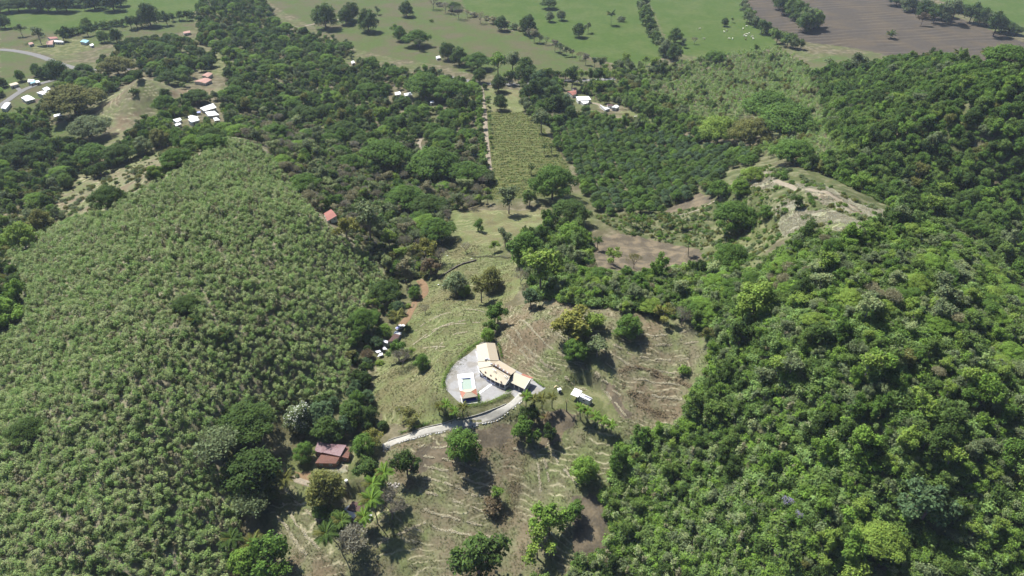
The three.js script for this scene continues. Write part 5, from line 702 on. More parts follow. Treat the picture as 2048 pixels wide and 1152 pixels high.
// palms: head x, y, pixels down to the foot, frond length in pixels
const PALMS = [
  [568, 958, 27, 22, 'olive', 'coconut palm alone on the slope left of the olive tree', { lean: 12 }], [652, 1068, 42, 26, 'dark', 'tall leaning coconut palm at the bottom of the slope', { lean: 34 }], [768, 947, 44, 22, 'fresh', 'uppermost of the yellowish coconut palms above the tin shed', { lean: 6 }], [745, 968, 52, 24, 'fresh', 'middle yellowish coconut palm above the tin shed', { lean: 10 }], [742, 1000, 48, 26, 'fresh', 'lowest yellowish coconut palm above the tin shed', { lean: 14 }], [727, 1035, 24, 20, 'fresh', 'short coconut palm in front of the tin shed', {}], [683, 1042, 22, 20, 'mid', 'coconut palm in front of the dark round tree', {}], [462, 1078, 30, 24, 'dark', 'left coconut palm at the bottom plantation edge', {}], [505, 1090, 30, 26, 'olive', 'right coconut palm at the bottom plantation edge', {}],
  [879, 812, 18, 10, 'olive', 'left palm of the row below the pool', {}], [891, 809, 20, 10, 'fresh', 'second palm of the row below the pool', {}], [925, 814, 20, 10, 'olive', 'third palm of the row below the pool', {}], [908, 822, 18, 10, 'fresh', 'yellowish palm in the middle below the pool', {}], [1052, 793, 28, 15, 'fresh', 'left palm at the top of the driveway', {}], [1066, 797, 28, 15, 'olive', 'second palm at the top of the driveway', {}], [1084, 798, 20, 15, 'olive', 'palm between driveway top and lawn', {}], [1104, 794, 22, 9, 'olive', 'thin palm at the lawn edge left of the bare trunk', {}], [1133, 803, 20, 5, 'tan', 'nearly frondless palm trunk on the lawn', { n: 7 }],
  [1160, 816, 22, 14, 'fresh', 'first palm of the row below the container', {}], [1174, 822, 20, 13, 'fresh', 'second palm of the row below the container', {}], [1190, 832, 20, 14, 'fresh', 'third palm of the row below the container', {}], [1206, 842, 20, 14, 'fresh', 'fourth palm of the row below the container', {}], [1222, 850, 18, 13, 'fresh', 'last palm of the row below the container', {}], [1091, 835, 24, 13, 'brown', 'dry brown palm on the bank below the lawn', {}],
  [795, 632, 26, 20, 'olive', 'coconut palm behind the parked pickup', {}], [390, 640, 16, 15, 'deep', 'dark palm standing out of the plantation', {}], [452, 668, 16, 15, 'deep', 'second dark palm in the plantation', {}], [1222, 29, 21, 8, 'deep', 'tall palm alone in the bright far pasture', {}], [1088, 294, 16, 6, 'deep', 'left one of three palms in the crop field', {}], [1103, 293, 16, 6, 'deep', 'middle one of three palms in the crop field', {}], [1124, 294, 16, 6, 'deep', 'right one of three palms in the crop field', {}], [1062, 335, 14, 7, 'deep', 'palm beside the huge spreading tree', {}], [1195, 481, 20, 9, 'dark', 'left palm above the bare brown soil', {}], [1376, 484, 28, 9, 'mid', 'tall palm at the right of the brown soil', {}], [1335, 433, 22, 8, 'dark', 'left palm below the brown plot', {}], [1364, 446, 14, 8, 'dark', 'right palm below the brown plot', {}], [1325, 528, 16, 11, 'deep', 'dark palm at the edge of the near forest', {}], [1094, 455, 16, 11, 'deep', 'dark palm left of the fresh green tree', {}], [1272, 440, 20, 12, 'green', 'left palm of the cluster below the orchard', {}], [1262, 432, 20, 12, 'mid', 'upper palm of the cluster below the orchard', {}], [1285, 436, 20, 12, 'green', 'right palm of the cluster below the orchard', {}], [1558, 535, 20, 13, 'deep', 'dark palm at the left end of the forest crest', {}], [1781, 69, 8, 8, 'deep', 'dark short palm alone in the ploughed field', {}], [1918, 107, 8, 9, 'deep', 'left dark palm on the far crest', {}], [1975, 107, 10, 10, 'deep', 'right dark palm on the far crest', {}], [1335, 330, 14, 8, 'dark', 'palm rising from the orchard', {}], [1415, 370, 18, 9, 'mid', 'palm on the lower edge of the orchard', {}],
];
for (const [x, y, b, l, tone, label, o] of PALMS) palmAt(x, y, b, l < 12 ? l * 1.35 : l, tone, l > 10 ? 'coconut_palm' : 'palm', label, null, o);

// hedges and the low wall
function hedge(label, px, wide, high, tone, name = 'hedge') {
  const pts = pxPts(px), c = new THREE.CatmullRomCurve3(pts), L = c.getLength(), r = rng(px[0] + px[1]), b = new Build(), w = new Build(), o = pts[0];
  for (let s = 0; s < L; s += 0.55) { const p = c.getPointAt(s / L), k = 0.7 + 0.6 * (noise(s * 0.35, px[0]) * 0.5 + 0.5); w.limb(V(p.x - o.x, H(p.x, p.z) - 0.2 - o.y, p.z - o.z), V(p.x - o.x + (r() - 0.5) * 0.4, H(p.x, p.z) + high * k * 0.7 - o.y, p.z - o.z + (r() - 0.5) * 0.4), 0.05, 0.02, GREYBARK, 4); for (let i = 0; i < 26; i++) { const d = onSphere(r), q = 0.65 + 0.4 * r(), x = p.x + d.x * wide * 0.5 * k * q, z = p.z + d.z * wide * 0.5 * k * q, t = 0.75 + 0.5 * r(); b.leaf(V(x - o.x, H(x, z) + high * 0.5 * k + Math.max(-0.4, d.y) * high * 0.55 * k * q - o.y, z - o.z), d.clone().add(V(0, 0.5, 0)).normalize(), 0.34, 0.7, [t, t, t * 0.9], r); } }
  const t = thing(name, label, 'hedge', o.clone()); mesh('foliage', b.geometry(), leafMat(TONE[tone]), t); mesh('stem', w.geometry(), paleBark, t); return t;
}
hedge('green hedge along the upper left edge of the gravel yard', [962,684, 945,694, 930,706, 918,718], 2.2, 1.5, 'fresh'); hedge('bushy hedge along the left edge of the gravel yard', [905,728, 897,742, 889,756, 887,770, 890,780], 2.4, 1.7, 'fresh'); hedge('yellowish hedge along the lower edge of the gravel yard', [930,815, 950,812, 972,808, 990,804], 2.4, 1.7, 'lime'); hedge('dense hedge at the driveway top of the yard', [992,802, 1004,798, 1014,792, 1020,787], 2.6, 2.2, 'fresh'); hedge('planting strip between the palms below the pool', [885,822, 900,832, 918,834, 940,826], 3.0, 1.6, 'green'); hedge('climbing hedge at the right corner of the pavilion', [957,790, 958,798, 960,806], 1.2, 2.6, 'fresh'); hedge('low hedge behind the terracotta roof of the house', [1068,760, 1078,768, 1088,774], 1.2, 0.9, 'fresh'); hedge('shrubs along the right side of the house', [997,690, 1001,702, 1004,716], 1.4, 1.4, 'mid'); hedge('dark trimmed garden hedge beyond the village road', [50,92, 72,82, 92,74], 5, 3.0, 'dark'); hedge('dark bushes in the bottom of the gully', [1052,915, 1045,940, 1030,975, 1022,1010, 1012,1040], 5.5, 1.5, 'brown', 'gully_brush'); hedge('brushwood strip along the stone wall', [945,514, 975,513, 1005,514, 1020,516], 1.6, 1.0, 'grey', 'brush'); hedge('grassy scrub strip at the upper edge of the driveway', [800,866, 830,856, 858,848], 2.2, 1.2, 'green');
{
  const c = new THREE.CatmullRomCurve3(pxPts([876, 559, 892, 547, 908, 537, 930, 527, 952, 521])), t = thing('stone_wall', 'low dark stone wall curving along the top of the round field', 'wall', c.getPointAt(0)), m = std(0.10, 0.085, 0.07, 0.95), n = 40;
  for (let i = 0; i < n; i++) { const a = c.getPointAt(i / n), b = c.getPointAt((i + 0.96) / n), h = 0.75 + 0.25 * noise(i, 3); part(t, 'wall_stone', wallGeo(a, b, H(a.x, a.z) + h, H(b.x, b.z) + h, Math.min(H(a.x, a.z), H(b.x, b.z)) - 0.3, 0.6 + 0.15 * noise(i, 9)), m); }
}

// raked rows of dry grass along the slopes: real low ridges
const straw = new THREE.MeshPhysicalMaterial({ color: new THREE.Color(0.30, 0.275, 0.195), vertexColors: true, roughness: 1, specularIntensity: 0.1, side: THREE.DoubleSide }), dryBank = new THREE.MeshPhysicalMaterial({ color: new THREE.Color(0.15, 0.12, 0.075), vertexColors: true, roughness: 1, specularIntensity: 0.1, side: THREE.DoubleSide });
function windrow(name, label, group, category, px, wide, high, mat, fill, i) {
  const c = new THREE.CatmullRomCurve3(pxPts(px)), L = c.getLength(), r = rng(px[0] * 5 + px[1]), b = new Build(), o = c.getPointAt(0);
  for (let s = 0; s < L; s += 0.16) { if (noise(s * 0.16, px[0] * 0.37 + px[1]) > fill) continue; const p = c.getPointAt(s / L), k = 0.45 + 0.9 * (noise(s * 0.3, px[1]) * 0.5 + 0.5), wx = noise(s * 0.12, px[0]) * 0.4, wz = noise(s * 0.12 + 40, px[0]) * 0.4; for (let j = 0; j < 5; j++) { const x = p.x + wx + (r() - 0.5) * wide * k, z = p.z + wz + (r() - 0.5) * wide * k, t = 0.7 + 0.6 * r(); b.leaf(V(x - o.x, H(x, z) + high * k * r() * 0.8 + 0.04 - o.y, z - o.z), V(r() - 0.5, 1, r() - 0.5).normalize(), 0.42 + 0.4 * r(), 0.45, [t, t * 0.98, t * 0.94], r); } }
  const m = mesh(numbered(name), b.geometry(), mat, scene); m.position.copy(o); tag(m, label, category, group); return m;
}
const RAKED = [
  ['the clearing right of the house', [[1012,645, 1050,690, 1090,728, 1140,762, 1178,782], [1040,640, 1085,680, 1130,714, 1182,742, 1216,766], [1076,632, 1112,665, 1146,688], [1015,670, 1045,705, 1085,742, 1115,762], [1226,657, 1262,668, 1310,671, 1372,662], [1234,676, 1282,689, 1340,691, 1396,684], [1226,690, 1272,712, 1332,721, 1398,712], [1216,706, 1262,730, 1322,744, 1380,746], [1206,722, 1240,748, 1300,764, 1366,770], [1272,782, 1322,794, 1364,799], [1202,770, 1226,802, 1250,830], [1190,745, 1225,780, 1262,812]]],
  ['the lower slope below the driveway', [[850,912, 900,922, 942,936, 990,950, 1030,958], [850,930, 902,946, 952,966, 1002,980], [846,955, 892,967, 950,990, 1002,1004], [842,982, 902,1000, 960,1020, 1010,1030], [850,1018, 902,1035, 962,1050], [860,1050, 920,1066, 980,1074], [560,1000, 582,1030, 602,1060, 640,1100], [556,1032, 582,1070, 612,1112], [566,975, 600,1010, 640,1045], [850,892, 902,893, 960,882], [990,905, 1030,898, 1064,906], [1075,890, 1092,930, 1100,970], [1066,905, 1078,945, 1082,985], [1095,885, 1120,930, 1150,965], [740,1100, 790,1070, 850,1045]]],
  ['the mown field left of the house', [[830,662, 862,640, 902,625, 942,619, 968,624], [826,690, 862,664, 912,648, 960,645], [834,697, 880,693, 922,689], [872,700, 900,672, 935,662], [850,676, 885,652, 930,640]]],
];
for (const [where, lines] of RAKED) lines.forEach((px, i) => windrow('hay_windrow', ordinal(i) + ' pale raked grass row downhill, on ' + where, 'rows of raked dry grass on ' + where, 'hay row', px, 0.75, 0.22, straw, 0.25, i));
[[1240,742, 1275,733, 1330,755, 1386,772], [1266,806, 1300,822, 1352,834], [1246,770, 1262,790, 1290,800]].forEach((px, i) => windrow('earth_bank', ['upper dark tufted bank across the right clearing', 'lowest dark tufted bank at the right clearing edge', 'short dark tufted bank in the right clearing'][i], null, 'bank', px, 2.2, 0.9, dryBank, 0.5, i));

// ------------------------------------------------------------------ woods: hundreds of trees as things, the rest of each wood as one mass
const roadPoints = []; for (const k in roadLines) { const [pts, w] = roadLines[k], c = new THREE.CatmullRomCurve3(pts), n = Math.ceil(c.getLength() / 3); for (let i = 0; i <= n; i++) { const p = c.getPointAt(i / n); roadPoints.push([p.x, p.z, w * 0.5 + 1.2]); } }
function blocked(x, z, rad) {
  for (const q of roadPoints) if (Math.abs(q[0] - x) < q[2] + rad && Math.hypot(q[0] - x, q[1] - z) < q[2] + rad * 0.45) return true;
  for (const q of keepOut) if (Math.hypot(q[0] - x, q[1] - z) < q[2] + rad * 0.55) return true;
  for (const q of taken) if (Math.hypot(q[0] - x, q[1] - z) < q[2] + rad * 0.2) return true;
  return false;
}
const merged = new Map();
function wholeTree(kind, v) { const k = kind + v; if (!merged.has(k)) { const p = kindOf(kind)[v]; merged.set(k, mergeGeometries([p.crown, p.wood])); } return merged.get(k); }
const WORDS = { deep: 'very dark green', dark: 'dark green', green: 'rich green', mid: 'mid green', olive: 'olive green', fresh: 'fresh green', lime: 'lime green', yellow: 'yellow-green', sage: 'grey-green', blue: 'blue-green', teak: 'pale green', teak2: 'light yellowish green', teak3: 'soft green', tan: 'straw-tinted', grey: 'leafless grey', brown: 'brownish dry' };
function wood(o) {
  const r = rng(o.seed), poly = outline(o.px, o.lift ?? 5), holes = (o.holes ?? []).map((h) => outline(h, o.lift ?? 5)), all = [];
  let x0 = 1e9, x1 = -1e9, z0 = 1e9, z1 = -1e9; for (const [x, z] of poly) { x0 = Math.min(x0, x); x1 = Math.max(x1, x); z0 = Math.min(z0, z); z1 = Math.max(z1, z); }
  const total = o.mix.reduce((s, m) => s + m.w, 0), sp = o.space;
  for (let z = z0; z < z1; z += sp) for (let x = x0; x < x1; x += sp) {
    const jx = x + (r() - 0.5) * sp * (o.jitter ?? 0.95), jz = z + (r() - 0.5) * sp * (o.jitter ?? 0.95), pick = r(), big = r(), turn = r() * 6.2832, tv = r(), vv = r(), tint = r(), skip = r();
    if (!inside(poly, jx, jz) || holes.some((h) => inside(h, jx, jz))) continue;
    const patch = noise(jx / (o.patch ?? 30) + o.seed, jz / (o.patch ?? 30));
    if (skip < (o.gaps ?? 0) * (1 + patch)) continue;
    const cover = coverAt(jx, jz); if (cover !== FLOOR && !(o.on ?? []).includes(cover)) continue;
    let q = clamp(pick * 0.7 + (patch * 0.5 + 0.5) * 0.3, 0, 0.999) * total, m = o.mix[0]; for (const c of o.mix) { if (q < c.w) { m = c; break; } q -= c.w; }
    const list = kindOf(m.kind), v = Math.floor(vv * list.length), width = m.size[0] + (m.size[1] - m.size[0]) * big * big, s = width / list[v].W;
    if (blocked(jx, jz, width / 2)) continue;
    const at = V(jx, H(jx, jz) - 0.1, jz), tone = m.tones[Math.floor(clamp(tv * 0.75 + (noise(jx / 19 + 3, jz / 19) * 0.5 + 0.5) * 0.25, 0, 0.999) * m.tones.length)];
    const [sx, sy, depth] = project(at.clone().add(V(0, list[v].C * s, 0))), half = width * 0.45 * FOCAL / depth, tall = list[v].H * s * 0.42 * FOCAL / depth;
    if (openViews.some(([a, b, c, d]) => sx > a - half && sx < c + half && sy > b - tall && sy < d + tall)) continue;
    all.push({ kind: m.kind, v, s, sy: (m.sy ?? 1) * (0.85 + 0.35 * tint), at, turn, tone, tint, sx, py: sy, shows: sx > 0 && sx < 2048 && sy > 0 && sy < 1152, size: width / depth });
  }
  all.sort((a, b) => b.shows - a.shows || b.size - a.size);
  const single = all.splice(0, o.single ?? 300);
  const seen = single.filter((t) => t.shows), rank = (list, get) => { const v = list.map(get).sort((p, q) => p - q); return [v[Math.floor(v.length / 3)], v[Math.floor(v.length * 2 / 3)]]; }, cut = (v, [p, q], w) => (v < p ? w[0] : v < q ? w[1] : w[2]);
  const rx = rank(seen, (t) => t.sx), ry = rank(seen, (t) => t.py), rs = rank(seen, (t) => t.size);
  for (const t of single) {
    const shape = o.slender && t.kind.startsWith('teak') ? 'slender' : t.kind === 'bare' || t.kind === 'dry' ? 'many-twigged' : t.kind === 'umbrella' ? 'flat-topped' : t.kind === 'round' || t.kind === 'mango' ? 'round-crowned' : t.kind === 'airy' ? 'thin-crowned' : t.kind.startsWith('teak') ? 'slender' : 'leafy';
    plantTree(o.name, `${cut(t.size, rs, ['small', 'middling', 'large'])} ${WORDS[t.tone]} ${shape} tree, ${cut(t.py, ry, ['upper', 'middle', 'lower'])} ${cut(t.sx, rx, ['left', 'centre', 'right'])} of ${o.where}`, 'tree', o.group, t.kind, t.v, t.tone, t.at, t.s, t.turn, t.sy);
  }
  if (!all.length) return;
  const mass = new THREE.Group(); mass.name = numbered(o.massName); mass.userData = { kind: 'stuff', label: o.massLabel, category: 'wood' }; scene.add(mass);
  const by = new Map(); for (const t of all) { const k = t.kind + '|' + t.v; (by.get(k) ?? by.set(k, []).get(k)).push(t); }
  const M = new THREE.Matrix4(), Q = new THREE.Quaternion(), Y = V(0, 1, 0), C = new THREE.Color();
  for (const [k, list] of by) {
    const [kind, v] = k.split('|'), im = new THREE.InstancedMesh(wholeTree(kind, +v), stuffLeaf, list.length); im.name = 'tree_mass'; im.castShadow = im.receiveShadow = true; im.userData.kind = 'stuff';
    list.forEach((t, i) => { im.setMatrixAt(i, M.compose(t.at, Q.setFromAxisAngle(Y, t.turn), V(t.s, t.s * t.sy, t.s))); const c = TONE[t.tone], f = 0.82 + 0.36 * t.tint; im.setColorAt(i, C.setRGB(c[0] * f, c[1] * f, c[2] * f)); });
    mass.add(im);
  }
}
// low growth under and between the trees, and grass tufts: too many to count
function cover(name, label, category, px, n, seed, pick, geometries, lift, on) {
  const r = rng(seed), poly = outline(px, lift), out = geometries.map(() => []); let x0 = 1e9, x1 = -1e9, z0 = 1e9, z1 = -1e9; for (const [x, z] of poly) { x0 = Math.min(x0, x); x1 = Math.max(x1, x); z0 = Math.min(z0, z); z1 = Math.max(z1, z); }
  for (let i = 0, k = 0; k < n && i < n * 6; i++) {
    const x = x0 + (x1 - x0) * r(), z = z0 + (z1 - z0) * r(), a = r(), b = r(), c = r(), d = r();
    if (!on.includes(coverAt(x, z)) || !inside(poly, x, z)) continue;
    const t = pick(x, z, a, b); if (!t) continue;
    if (roadPoints.some((q) => Math.abs(q[0] - x) < q[2] && Math.hypot(q[0] - x, q[1] - z) < q[2] - 0.6) || keepOut.some((q) => Math.hypot(q[0] - x, q[1] - z) < q[2])) continue;
    out[Math.floor(c * geometries.length)].push([x, z, t[0], t[1], d * 6.2832]); k++;
  }
  const mass = new THREE.Group(); mass.name = numbered(name); mass.userData = { kind: 'stuff', label, category }; scene.add(mass);
  const M = new THREE.Matrix4(), Q = new THREE.Quaternion(), Y = V(0, 1, 0), C = new THREE.Color();
  out.forEach((list, gi) => { if (!list.length) return; const im = new THREE.InstancedMesh(geometries[gi], stuffLeaf, list.length); im.name = name + '_mass'; im.userData.kind = 'stuff'; im.castShadow = im.receiveShadow = true; list.forEach(([x, z, s, t, a], i) => { im.setMatrixAt(i, M.compose(V(x, H(x, z) - 0.05, z), Q.setFromAxisAngle(Y, a), V(s, s, s))); im.setColorAt(i, C.setRGB(...t)); }); mass.add(im); });
}
const POLY = {
  teakLeft: [452,272, 520,288, 560,330, 605,395, 662,452, 725,490, 772,540, 745,600, 705,640, 700,720, 690,775, 640,795, 560,805, 540,860, 430,830, 440,900, 450,960, 490,1010, 470,1060, 450,1110, 450,1190, -60,1190, -60,690, 50,640, 45,560, 15,500, 110,445, 220,405, 330,355, 400,305],
  slenderSlope: [1185,1190, 1215,990, 1290,905, 1420,862, 1540,750, 1660,770, 1650,900, 1570,1010, 1610,1190],
  crest: [1070,545, 1190,530, 1290,552, 1400,540, 1500,548, 1570,505, 1700,475, 1850,445, 1960,495, 2048,575, 2120,640, 2120,790, 1900,680, 1700,640, 1560,640, 1420,650, 1370,638, 1300,620, 1200,612, 1120,600, 1075,590],
  teakRight: [1170,175, 1290,140, 1440,98, 1560,92, 1620,130, 1680,190, 1680,260, 1720,335, 1650,350, 1530,300, 1510,260, 1400,258, 1350,240, 1280,212, 1200,205],
  mango: [1095,245, 1180,222, 1260,258, 1350,268, 1500,285, 1520,318, 1490,352, 1430,392, 1330,425, 1230,428, 1180,405, 1150,335, 1115,290],
  valleyTop: [392,-20, 520,-20, 560,50, 690,80, 720,112, 770,128, 900,145, 955,165, 950,230, 960,290, 900,300, 800,285, 690,280, 600,235, 520,225, 470,210, 460,170, 440,110, 395,70],
  valleyLow: [520,225, 600,235, 690,280, 800,285, 900,300, 955,290, 985,360, 975,395, 915,425, 880,480, 880,520, 850,560, 790,560, 760,535, 730,500, 650,430, 600,385, 560,320, 515,275, 470,262, 470,235],
  villageWoods: [130,150, 210,112, 280,75, 370,62, 400,95, 440,112, 400,150, 385,178, 330,160, 280,142, 240,175, 185,225, 140,200, 160,170],
  leftVale: [-60,235, 60,240, 110,210, 175,215, 200,250, 170,280, 215,300, 290,235, 350,250, 400,255, 440,250, 460,265, 400,300, 330,350, 220,400, 110,440, 10,495, 40,560, 40,640, -60,690],
  backHill: [1620,150, 1700,128, 1800,112, 1900,112, 2120,108, 2120,620, 2048,540, 1960,470, 1850,415, 1790,415, 1740,395, 1660,360, 1590,350, 1600,320, 1680,300, 1650,255, 1650,200],
  nearHill: [1040,455, 1140,440, 1180,480, 1190,520, 1280,545, 1400,530, 1500,545, 1560,500, 1600,465, 1700,470, 1750,445, 1780,420, 1850,440, 1960,490, 2048,570, 2120,640, 2120,1190, 1010,1190, 1010,1130, 1040,1060, 1075,1010, 1130,1000, 1150,1060, 1190,1030, 1215,960, 1230,900, 1290,860, 1345,850, 1380,800, 1410,720, 1400,665, 1370,640, 1300,622, 1200,612, 1120,600, 1070,590, 1060,560, 1040,520],
  roadside: [700,605, 750,550, 800,565, 800,610, 770,680, 740,735, 745,790, 770,850, 750,885, 700,885, 640,850, 600,880, 560,930, 540,990, 540,1040, 500,1060, 455,1000, 440,900, 430,830, 540,850, 570,800, 690,780, 700,720, 705,650],
  farTrees: [-40,240, -40,165, 25,158, 60,150, 110,138, 150,150, 150,190, 130,205, 160,240],
  roadTrees: [1030,128, 1150,128, 1300,122, 1350,140, 1290,158, 1200,178, 1100,176, 1030,172],
  farmTrees: [1150,210, 1190,200, 1130,170, 1200,172, 1290,165, 1330,195, 1390,235, 1500,262, 1520,300, 1480,292, 1350,266, 1240,264, 1190,238],
  villaWoods: [320,190, 450,190, 490,240, 470,275, 400,290, 320,275],
  middleStrip: [1030,170, 1080,160, 1200,165, 1180,215, 1110,250, 1100,240, 1050,215],
};
const deepMix = [{ kind: 'mixed', w: 5, tones: ['dark', 'green', 'mid', 'sage', 'green', 'lime', 'fresh', 'sage', 'deep'], size: [6, 12] }, { kind: 'airy', w: 1.5, tones: ['sage', 'olive', 'mid', 'lime'], size: [6, 11] }, { kind: 'round', w: 2.5, tones: ['dark', 'green', 'deep', 'mid'], size: [7, 13] }, { kind: 'umbrella', w: 2.0, tones: ['dark', 'green', 'fresh'], size: [15, 26] }, { kind: 'bare', w: 0.4, tones: ['grey'], size: [6, 10] }];
